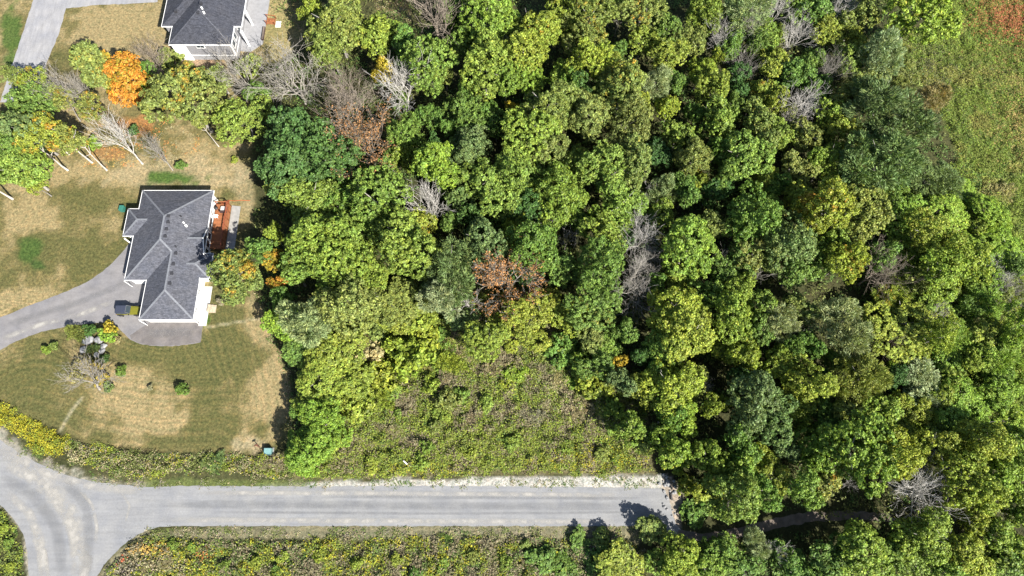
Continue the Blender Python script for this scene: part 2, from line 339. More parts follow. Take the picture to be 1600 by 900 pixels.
sheet('parking_pad', wob([(203,524),(240,500),(318,503),(313.5,534.5),(290,538.5),(264,540.5),(234,539.5),(218,536.5),(205,530.5)], .5, 5, 6), .009, asphalt_material('old_asphalt', (.118, .108, .106), streak=(1, 1, 1), amt=.25, patch=.8))
def streak_mat(name, col, amt, lo=.42, hi=.68):
    m, nt, nn, ll, b = new_mat(name); at = N(nt, 'ShaderNodeAttribute', attribute_name='col'); sp = N(nt, 'ShaderNodeSeparateColor'); ll.new(at.outputs['Color'], sp.inputs[0])
    b.inputs['Base Color'].default_value = (*col, 1); b.inputs['Roughness'].default_value = .95
    mr = N(nt, 'ShaderNodeMapRange'); mr.inputs[1].default_value = lo; mr.inputs[2].default_value = hi; ll.new(noise(nt, .55, 6, .65), mr.inputs[0])
    mm = N(nt, 'ShaderNodeMath', operation='MULTIPLY'); ll.new(mr.outputs[0], mm.inputs[0]); ll.new(sp.outputs[0], mm.inputs[1])
    m2 = N(nt, 'ShaderNodeMath', operation='MULTIPLY'); m2.inputs[1].default_value = amt; ll.new(mm.outputs[0], m2.inputs[0])
    ll.new(m2.outputs[0], b.inputs['Alpha']); return m
SAND, TAR = streak_mat('loose_sand', (.33, .315, .29), .8, .36, .62), streak_mat('worn_tar', (.12, .123, .13), .32, .1, .7)
def ribbon(px, w, mat, z=.010, name='sand_streak'):
    P = np.array([G(*p) for p in px]); t = np.linspace(0, len(P) - 1, 40); i = np.minimum(t.astype(int), len(P) - 2); f = (t - i)[:, None]
    f = f; Q = P[i] * (1 - f) + P[i + 1] * f
    for _ in range(6): Q[1:-1] = (Q[:-2] + Q[2:] + 2 * Q[1:-1]) / 4
    T = np.gradient(Q, axis=0); T /= np.linalg.norm(T, axis=1)[:, None] + 1e-9; Nn = np.stack([-T[:, 1], T[:, 0]], 1)
    rows = [(-1, 0), (-.5, .8), (0, 1), (.5, .8), (1, 0)]; V = []; Cc = []
    for s, a in rows: V.append(np.c_[Q + Nn * s * w / 2, np.full(40, z)]); e = a * np.minimum(1, np.minimum(np.arange(40), np.arange(40)[::-1]) / 5); Cc.append(np.c_[e, e, e])
    k = (np.arange(4)[:, None] * 40 + np.arange(39)[None]).ravel()
    tag(link(bpy.data.objects.new(name, np_mesh(name, np.concatenate(V), np.stack([k, k + 1, k + 41, k + 40], 1), mat, np.concatenate(Cc)))), kind='structure')
for k, (px, w) in enumerate([([(-10,690),(40,722),(80,760),(110,800),(122,840),(126,900)], 3.0), ([(0,720),(50,745),(95,790),(118,835),(120,905)], 2.2), ([(48,825),(60,860),(64,905)], .9), ([(53,825),(70,860),(76,905)], .8),
      ([(120,760),(145,790),(152,825),(148,850)], .7), ([(190,770),(203,790),(196,815)], .5), ([(10,770),(45,800),(66,850),(70,905)], 1.6), ([(0,700),(60,735),(140,760),(220,768)], 1.6), ([(130,850),(136,880),(130,905)], 2.0), ([(300,770),(600,771),(1000,774)], .9), ([(240,812),(600,814),(980,815)], 1.0)]):
    ribbon(px, w, SAND, .010 + .0015 * k)
for k, (px, w) in enumerate([([(0,745),(55,775),(90,825),(98,905)], 2.2), ([(95,745),(135,790),(140,840),(135,905)], 2.0), ([(230,787),(600,790),(1020,792)], 1.5), ([(500,776),(800,778),(1020,779)], .6), ([(300,800),(700,803),(1020,800)], .5)]):
    ribbon(px, w, TAR, .028 + .0015 * k, 'tar_streak')
ribbon([(0,512),(60,492),(120,474),(165,455),(205,440)], 1.6, TAR, .012, 'tar_streak'); ribbon([(0,530),(60,508),(130,490),(180,470)], 1.2, SAND, .014)
ribbon([(225,520),(305,518)], 2.2, TAR, .016, 'tar_streak')

# ------------------------------------------------------------------ bungalow with grey hip roof
PITCH = .46
def hip(mb, x0, x1, y0, y1, z, axis, e0='hip', e1='hip', pitch=PITCH):
    """closed hip roof solid; axis of the ridge 'x' or 'y'; e0/e1 say how the low/high end of the ridge finishes"""
    if axis == 'y':
        w = (x1 - x0) / 2; xm = (x0 + x1) / 2; r0 = (xm, y0 + (w if e0 == 'hip' else 0)); r1 = (xm, y1 - (w if e1 == 'hip' else 0))
        base = [(x0, y0), (x1, y0), (x1, y1), (x0, y1)]
    else:
        w = (y1 - y0) / 2; ym = (y0 + y1) / 2; r0 = (x0 + (w if e0 == 'hip' else 0), ym); r1 = (x1 - (w if e1 == 'hip' else 0), ym)
        base = [(x0, y1), (x0, y0), (x1, y0), (x1, y1)]
    h = z + w * pitch
    pts = [(*b, z) for b in base] + [(*r0, h), (*r1, h)]
    mb.poly(pts, [(0, 1, 4), (1, 2, 5, 4), (2, 3, 5), (3, 0, 4, 5), (3, 2, 1, 0)])
    return (*r0, h), (*r1, h)
def ring(mb, x0, x1, y0, y1, z, t=.07):
    mb.box(x0 - t, x1 + t, y0 - t, y0, z - .2, z + .035).box(x0 - t, x1 + t, y1, y1 + t, z - .2, z + .035)
    mb.box(x0 - t, x0, y0, y1, z - .2, z + .035).box(x1, x1 + t, y0, y1, z - .2, z + .035)
house = tag(empty('bungalow', (-61, 46, 0)), 'white bungalow with grey hip roof beside the asphalt driveway and wooden deck', 'house')
def H(o): o.location -= Vector(house.location) if o.parent == house else Vector((0, 0, 0)); return o
BL = dict(M=(-67.75, -54.72, 41.35, 58.85, 'y', 'hip', 'hip'), S=(-63.9, -54.66, 34.16, 46.1, 'y', 'hip', 'cut'), P=(-69.66, -63.5, 49.78, 55.14, 'x', 'hip', 'cut'),
          Gb=(-59.0, -54.62, 46.05, 51.6, 'x', 'cut', 'gable'), B=(-58.5, -53.04, 41.72, 46.4, 'x', 'cut', 'hip'))
EZ = 3.0; mb = MB()
for k, (x0, x1, y0, y1, ax, e0, e1) in BL.items(): hip(mb, x0, x1, y0, y1, EZ, ax, e0, e1)
roof = H(mb.build('roof', ROOF, house))
mb = MB()
for k, (x0, x1, y0, y1, *_) in BL.items(): ring(mb, x0, x1, y0, y1, EZ - .01 * list(BL).index(k))
mb.beam((-54.58, 46.0, 3.0), (-54.58, 48.825, 4.30), .1, .22).beam((-54.58, 51.65, 3.0), (-54.58, 48.825, 4.30), .1, .22)
f_ = mb.build('fascia', WHITE, roof); f_.matrix_parent_inverse.identity(); f_.location = (0, 0, 0)
def cap(p, q):
    o = MB().beam(p, q, .30, .07).build('ridge_cap', CAP, roof); return o
zM = 3 + 6.515 * PITCH; zS = 3 + 4.62 * PITCH
for p, q in [((-67.75,58.85,3.02),(-61.235,52.33,zM)), ((-54.72,58.85,3.02),(-61.235,52.33,zM)), ((-61.235,52.33,zM),(-61.235,47.87,zM)), ((-67.75,41.35,3.02),(-61.235,47.87,zM)), ((-61.235,47.87,zM),(-59.3,45.93,zS+.02)),
             ((-59.28,45.9,zS+.02),(-59.28,38.78,zS)), ((-63.9,34.16,3.02),(-59.28,38.78,zS)), ((-54.66,34.16,3.02),(-59.28,38.78,zS)),
             ((-69.66,55.14,3.02),(-66.98,52.46,4.23)), ((-69.66,49.78,3.02),(-66.98,52.46,4.23)), ((-66.98,52.46,4.23),(-65.2,52.46,4.23)), ((-57.4,48.825,4.28),(-54.62,48.825,4.28)),
             ((-53.04,41.72,3.02),(-55.38,44.06,4.08)), ((-53.04,46.4,3.02),(-55.38,44.06,4.08)), ((-56.9,44.06,4.08),(-55.38,44.06,4.08))]: cap(p, q)
def vent(x, y, z, s=.42):
    o = MB().box(x - s/2, x + s/2, y - s/2, y + s/2, z - .25, z + .16).box(x - s*.62, x + s*.62, y - s*.62, y + s*.62, z + .165, z + .22).build('roof_vent', DARKM, roof)
slope = lambda x, e=-54.72: 3 + (e - x) * PITCH
for px, py in ((262.5,337.3),(262,346.5),(259.5,357.5),(257.5,368.5)): x, y = G(px, py, 5.9); vent(x, y, slope(x))
for px, py in ((274.5,396),(271,412.5),(268.5,427.5),(265.5,443)): x, y = G(px, py, 4.9); vent(x, y, slope(x, -54.66))
for px, py, r, m in ((286.5,347.5,.15,WHITE),(289.5,351.5,.2,WHITE),(283,338.5,.12,DARKM),(256+19,386,.12,DARKM)):
    x, y = G(px, py, 4.9); MB().tube((x, y, slope(x) - .2), (x, y, slope(x) + .35), r, r, 10).build('vent_pipe', m, roof)
mb = MB(); wi = .38
for k, (x0, x1, y0, y1, *_) in BL.items():
    e = .004 * list(BL).index(k); mb.box(x0 + wi + e, x1 - (.25 if k == 'Gb' else wi) - e, y0 + wi + e, y1 - wi - e, 0, EZ - .02 - e)
xg = -54.62 - .25 - .012; mb.poly([(xg - .3, 46.45, 2.9), (xg - .3, 51.2, 2.9), (xg - .3, 48.825, 4.0), (xg, 46.45, 2.9), (xg, 51.2, 2.9), (xg, 48.825, 4.0)], [(0, 1, 2), (3, 5, 4), (0, 3, 4, 1), (1, 4, 5, 2), (2, 5, 3, 0)])
walls = H(mb.build('wall', STONE, house))
def window(parent, x, y, z, w, h, face, door=False, mat=GLASS, name='window'):
    """face: 'E','W','S','N' - outward direction of the wall at (x,y)"""
    t = .05; f = .08
    def bx(m, a0, a1, b0, b1, d0, d1):
        if face == 'E': m.box(x + d0, x + d1, y + a0, y + a1, b0, b1)
        elif face == 'W': m.box(x - d1, x - d0, y + a0, y + a1, b0, b1)
        elif face == 'S': m.box(x + a0, x + a1, y - d1, y - d0, b0, b1)
        else: m.box(x + a0, x + a1, y + d0, y + d1, b0, b1)
    m = MB(); bx(m, -w/2, w/2, z, z + h, -.03, .03); o = m.build(name, mat, parent)
    m = MB(); bx(m, -w/2 - f, w/2 + f, z + h, z + h + f, -.02, t); bx(m, -w/2 - f, w/2 + f, z - f, z, -.02, t + .03); bx(m, -w/2 - f, -w/2, z, z + h, -.02, t); bx(m, w/2, w/2 + f, z, z + h, -.02, t)
    if w > 1.2 and not door: bx(m, -.03, .03, z, z + h, .031, t)
    m.build('frame', WHITE, o); return o
ew = -54.72 - wi
for y in (47.2, 48.82, 50.4): window(walls, xg + .012, y, .95, 1.2, 1.95, 'E')
for y, z, w, h, d in ((53.2, .95, 1.8, 2.0, True), (55.4, 1.6, 1.2, 1.1, False), (57.2, 1.6, 1.0, 1.1, False)): window(walls, ew, y, z, w, h, 'E', d, name='patio_door' if d else 'window')
for y in (36.2, 39.6): window(walls, -54.66 - wi - .004, y, 1.5, .9, .9, 'E')
window(walls, -53.04 - wi - .016, 44.0, 1.4, 1.5, 1.2, 'E'); window(walls, -61.2, 34.16 + wi + .004, 1.6, .9, .8, 'S'); window(walls, -57.4, 34.16 + wi + .004, 1.6, .9, .8, 'S')
for y in (43.4, 46.8): window(walls, -67.75 + wi, y, 1.1, 1.6, 1.3, 'W')
GDOOR = siding_material('garage_door', (.62, .62, .6), .5)
window(walls, -63.9 + wi + .004, 37.4, .05, 4.6, 2.3, 'W', True, GDOOR, 'garage_door'); window(walls, -69.66 + wi + .008, 52.5, .2, 1.1, 2.1, 'W', True, simple('door_paint', (.12, .03, .02)), 'front_door')
for a, b in ((-66.6, 58.0), (-63, 58.0), (-58, 58.0)): window(walls, a, 58.85 - wi, 1.2, 1.4, 1.2, 'N')
o = H(MB().box(-69.55, -68.0, 48.6, 49.9, 0, .32).build('porch_step', CONC, house)); o2 = H(MB().tube((-69.3, 49.3, .3), (-69.3, 49.3, 2.95), .12, .12, 10).build('porch_post', WHITE, house))
for x, y in ((-69.45, 55.3), (-63.9, 34.0), (-54.5, 34.0), (-67.9, 41.2)): H(MB().tube((x, y, .05), (x, y, 2.85), .05, .05, 8).build('downpipe', WHITE, house))
H(MB().prism([(-54.98, 33.9), (-53.6, 33.9), (-53.6, 41.2), (-54.98, 41.2)], -.05, .05).build('gravel_bed', simple('white_gravel', (.5, .49, .47), .95, .2, 9, bmp=.6), house))
# cedar deck
deck = tag(empty('deck', (-53.75, 52.6, 0)), 'reddish cedar deck with railing against the back wall of the bungalow', 'deck')
def local(parent, o): o.location = -Vector(parent.location); return o
DX0, DX1, DY0, DY1, DZ = -54.85, -52.45, 48.1, 57.2, .9
pb = None; nb = 16; bw = (DX1 - DX0) / nb
for i in range(nb):
    x = DX0 + bw * (i + .5)
    if pb is None: pb = MB().box(-bw/2 + .008, bw/2 - .008, DY0, DY1, DZ - .04, DZ).build('plank', CEDAR, deck); p_ = pb
    else: p_ = bpy.data.objects.new('plank', pb.data); link(p_, deck)
    p_.location = Vector((x, 0, (i * 7 % 5) * .002)) - Vector(deck.location)
local(deck, MB().box(DX1 + .01, DX1 + .06, DY0, DY1, .05, DZ - .05).build('skirt', CEDAR, deck))
for i, (x, y) in enumerate([(DX1, y) for y in np.linspace(DY0 + .06, DY1 - .06, 7)] + [(-53.7, DY1 - .06), (-54.7, DY1 - .06)]):
    local(deck, MB().box(x - .06, x + .06, y - .06, y + .06, 0, DZ + 1.05).build('post', CEDARD, deck))
local(deck, MB().box(DX1 - .1, DX1 + .1, DY0, DY1, DZ + 1.051, DZ + 1.10).build('handrail', CEDARD, deck)); local(deck, MB().box(-54.8, DX1 - .11, DY1 - .16, DY1 + .02, DZ + 1.051, DZ + 1.10).build('handrail', CEDAR, deck))
for i, y in enumerate(np.arange(DY0 + .2, DY1 - .15, .2)):
    if i == 0: bal = local(deck, MB().box(DX1 - .025, DX1 + .025, y - .02, y + .02, DZ + .005, DZ + 1.05).build('baluster', CEDAR, deck)); y_0 = y
    else: b2 = bpy.data.objects.new('baluster', bal.data); link(b2, deck); b2.location = Vector((0, y - y_0, 0)) - Vector(deck.location)
for i in range(4): local(deck, MB().box(-53.9, -52.9, DY1 + .05 + .27 * i, DY1 + .31 + .27 * i, 0, DZ - .2 * (i + 1)).build('step', CEDARD, deck))
for y in np.linspace(49.2, 56, 4): pass
tag(MB().prism([(-52.3, 48.3), (-50.65, 48.5), (-50.65, 57.1), (-52.3, 57.3)], -.04, .06).build('patio', CONC), kind='structure')
sofa = tag(empty('outdoor_sofa', (-53.2, 56.0, .915)), 'dark wicker outdoor sofa with pale cushion on the cedar deck', 'sofa')
MB().box(-.6, .6, -.55, .55, 0, .30).build('base', WICK, sofa, .03); MB().box(-.55, .55, -.35, .5, .305, .48).build('cushion', CUSH, sofa, .05); MB().box(-.62, .62, -.75, -.56, 0, .75).build('backrest', WICK, sofa, .04)
bt = tag(empty('barbecue', (-54.45, 56.0, .915)), 'dark round kettle barbecue by the wall on the cedar deck', 'barbecue')
MB().tube((0,0,.55),(0,0,.75),.28,.36,12).tube((0,0,.751),(0,0,1.0),.36,.12,12).build('bowl', BLACK, bt)
for a in (0, 2.09, 4.19): MB().tube((.3*math.cos(a), .3*math.sin(a), 0), (.16*math.cos(a), .16*math.sin(a), .6), .03, .03, 6).build('leg', DARKM, bt)
ch = tag(empty('deck_chair', (-54.35, 54.5, .915)), 'small pale chair against the wall of the cedar deck', 'chair')
MB().box(-.28, .28, -.28, .28, .38, .44).build('seat', WHITE, ch); MB().box(-.30, -.24, -.28, .28, .44, .95).build('backrest', WHITE, ch)
for a, b in ((-.25,-.25),(.25,-.25),(.25,.25),(-.25,.25)): MB().box(a-.025, a+.025, b-.025, b+.025, 0, .38).build('leg', WHITE, ch)
stp = tag(empty('timber_steps', (-53.55, 37.0, 0)), 'small pale timber steps against the white garage wall', 'steps')
for i in range(3): MB().box(-.1 - 0.01 + .45 * i, .34 + .45 * i, -.7, .7, 0, .54 - .18 * i).build('tread', TIMBER, stp)
x, y = G(194, 328); cb = tag(empty('composter', (x - .1, y, 0)), 'small green bin beside the front corner of the bungalow', 'bin')
MB().prism([(-.4,-.5),(.4,-.5),(.4,.5),(-.4,.5)], 0, .85).build('body', GREEN, cb, .04); MB().prism([(-.43,-.53),(.43,-.53),(.43,.53),(-.43,.53)], .855, .93).build('lid', GREEN, cb, .02)
hp = [Vector((*G(px, py), .03)) for px, py in ((357,313),(366,314),(376,313),(391,313.5))]; mb = MB()
for a, b in zip(hp, hp[1:]): mb.tube(a, b, .05, .05, 6)
tag(mb.build('garden_hose', HOSE), 'thin reddish garden hose lying from the deck to the trees', 'hose')

# ------------------------------------------------------------------ second house beyond the trees
h2 = tag(empty('two_level_house', (-61.2, 97, 0)), 'grey and white house with dark hip roof and concrete terrace', 'house')
BL2 = dict(M=(-69.4, -53.6, 94.2, 110.0, 'y', 'hip', 'hip'), S=(-67.27, -55.05, 89.77, 103.0, 'y', 'hip', 'cut'))
E2 = 5.0; mb = MB()
for k, (x0, x1, y0, y1, ax, e0, e1) in BL2.items(): hip(mb, x0, x1, y0, y1, E2, ax, e0, e1)
r2 = local(h2, mb.build('roof', ROOF2, h2)); mb = MB()
for k, (x0, x1, y0, y1, *_) in BL2.items(): ring(mb, x0, x1, y0, y1, E2 - .012 * list(BL2).index(k))
mb.build('fascia', WHITE, r2)
for p, q in (((-67.27,89.77,5.02),(-61.16,95.88,7.81)), ((-55.05,89.77,5.02),(-61.16,95.88,7.81))): MB().beam(p, q, .2, .05).build('ridge_cap', ROOF, r2)
for px, py, w in ((317,10,0),(310,21,0),(271,12,0)): x, y = G(px, py, 7.4); z = 5 + min(x + 69.4, -53.6 - x, y - 89.77 if abs(x + 61.16) < 6.1 else 99) * PITCH; MB().box(x-.2, x+.2, y-.2, y+.2, z-.25, z+.18).box(x-.27, x+.27, y-.27, y+.27, z+.185, z+.24).build('roof_vent', DARKM, r2)
for px, py in ((316.5,14.5),(318.5,19.5)): x, y = G(px, py, 7.6); z = 5 + min(-53.6 - x, y - 89.77) * PITCH; MB().tube((x, y, z-.2), (x, y, z+.3), .17, .17, 10).build('vent_pipe', WHITE, r2)
mb = MB().box(-67.0, -55.35, 90.1, 102, 1.5, 4.98).box(-69.05, -55.36, 94.6, 109.6, 1.5, 4.96); w2 = local(h2, mb.build('wall', GREYS, h2))
local(h2, MB().box(-66.96, -55.39, 90.14, 102, 0, 1.40).box(-69.0, -55.40, 94.65, 109.5, 0, 1.39).build('foundation', FOUND, h2))
local(h2, MB().box(-67.05, -55.3, 90.05, 90.3, 1.40, 1.52).box(-55.5, -55.3, 90.3, 94.6, 1.40, 1.52).build('trim_band', WHITE, h2))
local(h2, MB().box(-67.06, -64.4, 90.02, 90.2, 0, 1.39).box(-67.06, -64.4, 90.02, 90.2, 1.53, 4.9).build('white_panel', WHITE, h2))
local(h2, MB().box(-55.5, -55.28, 90.02, 90.2, 1.53, 4.9).box(-67.1, -66.9, 90.2, 90.5, 1.53, 4.9).build('corner_board', WHITE, h2))
window(w2, -61.5, 90.1, 3.7, 1.5, .8, 'S'); window(w2, -55.35, 91.4, 2.6, 1.2, 1.5, 'E'); window(w2, -55.35, 93.2, 2.6, 1.0, 1.5, 'E'); window(w2, -55.36, 96.2, 1.6, 1.6, 2.2, 'E', True); window(w2, -55.36, 99.4, 2.3, 1.6, 1.6, 'E')
for y in (93.25, 98.5): local(h2, MB().box(-53.72, -53.42, y - .14, y + .14, 0, 4.78).build('porch_column', WHITE, h2))
tag(MB().prism([(-55.3, 92.2), (-53.3, 92.0), (-51.0, 94.0), (-50.9, 112), (-55.3, 112)], -.05, .35).build('terrace', FOUND), kind='structure')
st = tag(empty('garden_stairs', (-50.8, 99.6, 0)), 'reddish wooden stairs going down from the concrete terrace to a pale slab', 'stairs')
for i in range(6): MB().box(.05 + .28 * i, .29 + .28 * i, -.75, .75, .30 - .05 * i, .36 - .05 * i).build('tread', CEDAR, st)
for s in (-.8, .8): MB().beam((-.1, s, 1.3), (1.8, s, .9), .09, .12).build('handrail', CEDAR, st); MB().box(1.7, 1.8, s-.05, s+.05, 0, .85).build('post', CEDARD, st); MB().box(0, .1, s-.05, s+.05, 0, 1.24).build('post', CEDARD, st)
tag(MB().box(-48.95, -47.9, 98.2, 99.7, -.04, .09).build('concrete_slab', simple('white_slab', (.7, .7, .68))), 'pale square concrete slab at the foot of the wooden stairs', 'slab')
hedge_rail = tag(empty('planter_box', (-51.0, 96.2, .35)), 'long dark planter on the edge of the concrete terrace', 'planter')
MB().box(-.2, .2, -1.6, 1.6, 0, .45).build('box', WICK, hedge_rail); MB().box(-.16, .16, -1.55, 1.55, .451, .47).build('soil', DIRT, hedge_rail)

# ------------------------------------------------------------------ off-road car parked nose-in at the garage
car = tag(empty('off_road_car', (-67.15, 36.45, 0)), 'boxy olive-yellow off-road car with navy soft top parked at the garage', 'car')
b = MB()
b.poly([(-2.0,-.78,.55),(1.98,-.74,.55),(1.98,.74,.55),(-2.0,.78,.55),(-2.03,-.78,1.12),(.40,-.78,1.14),(1.95,-.64,1.06),(1.95,.64,1.06),(.40,.78,1.14),(-2.03,.78,1.12)], [(3,2,1,0),(0,1,6,5,4),(2,3,9,8,7),(1,2,7,6),(3,0,4,9),(4,5,8,9),(5,6,7,8)])
b.build('body', PAINT, car, .04)
MB().poly([(.45,-.60,1.15),(1.9,-.54,1.08),(1.9,.54,1.08),(.45,.60,1.15),(.5,-.54,1.20),(1.85,-.48,1.14),(1.85,.48,1.14),(.5,.54,1.20)], [(4,5,6,7),(0,1,5,4),(1,2,6,5),(2,3,7,6),(3,0,4,7),(3,2,1,0)]).build('bonnet', PAINT, car, .025)
t_ = MB().poly([(-2.05,-.76,1.14),(.02,-.76,1.16),(.02,.76,1.16),(-2.05,.76,1.14),(-1.98,-.66,1.80),(-.18,-.66,1.84),(-.18,.66,1.84),(-1.98,.66,1.80)], [(4,5,6,7),(0,1,5,4),(1,2,6,5),(2,3,7,6),(3,0,4,7),(3,2,1,0)]).build('soft_top', SOFT, car, .05)
for s in (-1, 1): MB().poly([(-1.8,s*.775,1.2),(-.95,s*.775,1.2),(-.95,s*.69,1.7),(-1.75,s*.69,1.7)], [(0,1,2,3)]).build('side_window', GLASS, t_)
MB().beam((.34,0,1.17),(-.12,0,1.80),1.30,.03).build('windscreen', GLASS, car)
MB().beam((.38,-.68,1.17),(-.10,-.64,1.82),.06,.06).beam((.38,.68,1.17),(-.10,.64,1.82),.06,.06).box(-.16,-.08,-.66,.66,1.82,1.87).build('windscreen_frame', STEEL, car)
for s in (-1, 1):
    MB().box(.95,1.98,s*.86-.12,s*.86+.12,.86,.93).build('mudguard', BLACK, car, .02); MB().box(-1.9,-.95,s*.86-.12,s*.86+.12,.86,.93).build('mudguard', BLACK, car, .02)
    for xw in (-1.42, 1.47):
        w_ = MB().tube((xw, s*.66, .38), (xw, s*.92, .38), .38, .38, 18).build('wheel', RUBBER, car, .02); MB().tube((xw, s*.921, .38), (xw, s*.935, .38), .21, .19, 12).build('rim', STEEL, w_)
    MB().tube((1.96, s*.5, .9), (2.01, s*.5, .9), .12, .11, 12).build('headlight', LAMP_W, car); MB().box(-2.1,-2.03,s*.68-.08,s*.68+.08,.8,1.0).build('tail_light', LAMP_R, car)
    m_ = MB().box(.25,.33,s*.9-.12,s*.9+.08,1.2,1.38).build('mirror', BLACK, car, .02)
MB().box(1.99,2.12,-.8,.8,.5,.66).build('front_bumper', BLACK, car, .02); MB().box(-2.16,-2.04,-.75,.75,.5,.66).build('rear_bumper', BLACK, car, .02)
sp_ = MB().tube((-2.07,0,.98),(-2.30,0,.98),.36,.36,18).build('spare_wheel', RUBBER, car, .02); MB().tube((-2.301,0,.98),(-2.315,0,.98),.2,.18,12).build('rim', STEEL, sp_)

# ------------------------------------------------------------------ small things
def rock(px, py, r, seed, label):
    rr = random.Random(seed); bm = bmesh.new(); bmesh.ops.create_icosphere(bm, subdivisions=2, radius=1)
    A = [Vector((rr.gauss(0,1), rr.gauss(0,1), rr.gauss(0,1))).normalized() for _ in range(9)]
    for v in bm.verts:
        for a in A:
            t = v.co.dot(a)
            if t > .68: v.co -= a * (t - .68) * .95
        v.co = Vector((v.co.x * r, v.co.y * r * .85, max(v.co.z, -.5) * r * .75))
    me = bpy.data.meshes.new('boulder'); bm.to_mesh(me); bm.free(); me.materials.append(ROCK)
    o = link(bpy.data.objects.new('boulder', me)); x, y = G(px, py); o.location = (x, y, r * .28); o.rotation_euler = (0, 0, rr.uniform(0, 6)); tag(o, label, 'boulder', 'boulders in the garden bed')
BLB = 'pale grey boulder in the garden bed beside the driveway'
for k, (px, py, r, lab) in enumerate([(px, py, r * 1.25, lab) for px, py, r, lab in [(140,533,.95,'large angular pale boulder, biggest in the garden bed by the driveway'),(155,532,.7,BLB),(131,547,.6,'rounded pinkish grey boulder at the edge of the garden bed'),(163,541,.55,BLB),(160,549,.55,BLB),(151,555,.5,BLB),(154,566,.35,BLB),(150,541,.4,BLB)]]): rock(px, py, r, k + 3, lab)
x, y = G(421, 706); tb = tag(empty('utility_box', (x, y, 0)), 'teal steel utility box standing at the corner of the lawn', 'utility box')
MB().box(-.75,.75,-.65,.65,-.02,.12).build('concrete_pad', CONC, tb); MB().poly([(-.6,-.5,.12),(.6,-.5,.12),(.6,.5,.12),(-.6,.5,.12),(-.6,-.42,.95),(.6,-.42,.95),(.6,.5,1.05),(-.6,.5,1.05)], [(3,2,1,0),(4,5,6,7),(0,1,5,4),(1,2,6,5),(2,3,7,6),(3,0,4,7)]).build('cabinet', TEAL, tb, .03)
MB().box(-.5,.5,-.535,-.505,.2,.82).build('door', TEAL, tb, .01)
x, y = G(406, 699); ss = tag(empty('rusty_stake', (x, y, 0)), 'short rust-brown leaning stake on the bare patch near the utility box', 'stake')
MB().beam((0,0,0),(-.35,.25,1.2),.12,.10).build('shaft', RUST, ss); MB().beam((-.6,.12,1.0),(-.05,.36,1.05),.25,.05).build('plate', RUST, ss)
x, y = G(639, 728); ws = tag(empty('marker_post', (x, y, 0)), 'slim white marker post leaning in the weeds beside the road', 'post')
MB().beam((0,0,0),(-.75,.7,1.2),.14,.12).build('shaft', WHITE, ws); MB().beam((-.75,.70,1.21),(-.84,.79,1.36),.15,.13).build('cap', DARKM, ws)
x, y = G(1049, 776); tag(MB().box(x-.16, x+.12, y-.55, y+.5, .10, .30).build('timber_block', simple('dark_timber', (.06, .055, .055), .9), None, .03), 'short dark timber lying on the gravel bank closing the road', 'timber').rotation_euler = (0, 0, 0)
r_ = random.Random(5)
bank = []
for k in range(26):
    px, py = r_.uniform(1036, 1056), r_.uniform(750, 806); rr = r_.uniform(.14, .34)
    if k < 7: px, py, rr = r_.uniform(1028,1044), r_.uniform(742,760), r_.uniform(.3,.5)
    bank.append((px, py, rr))
mr_ = []
for k in range(3):
    bm = bmesh.new(); bmesh.ops.create_icosphere(bm, subdivisions=1, radius=1)
    for v in bm.verts: v.co *= r_.uniform(.75, 1.1); v.co.z *= .7
    m_ = bpy.data.meshes.new('stone'); bm.to_mesh(m_); bm.free(); m_.materials.append(ROCK); mr_.append(m_)
for k, (px, py, rr) in enumerate(bank):
    o = link(bpy.data.objects.new('bank_stone', mr_[k % 3])); x, y = G(px, py); o.location = (x, y, rr * .4); o.scale = (rr,) * 3; o.rotation_euler = (0, 0, r_.uniform(0, 6))
    tag(o, 'pale stone in the rubble bank closing the end of the road', 'stone', 'stones of the bank at the road end')

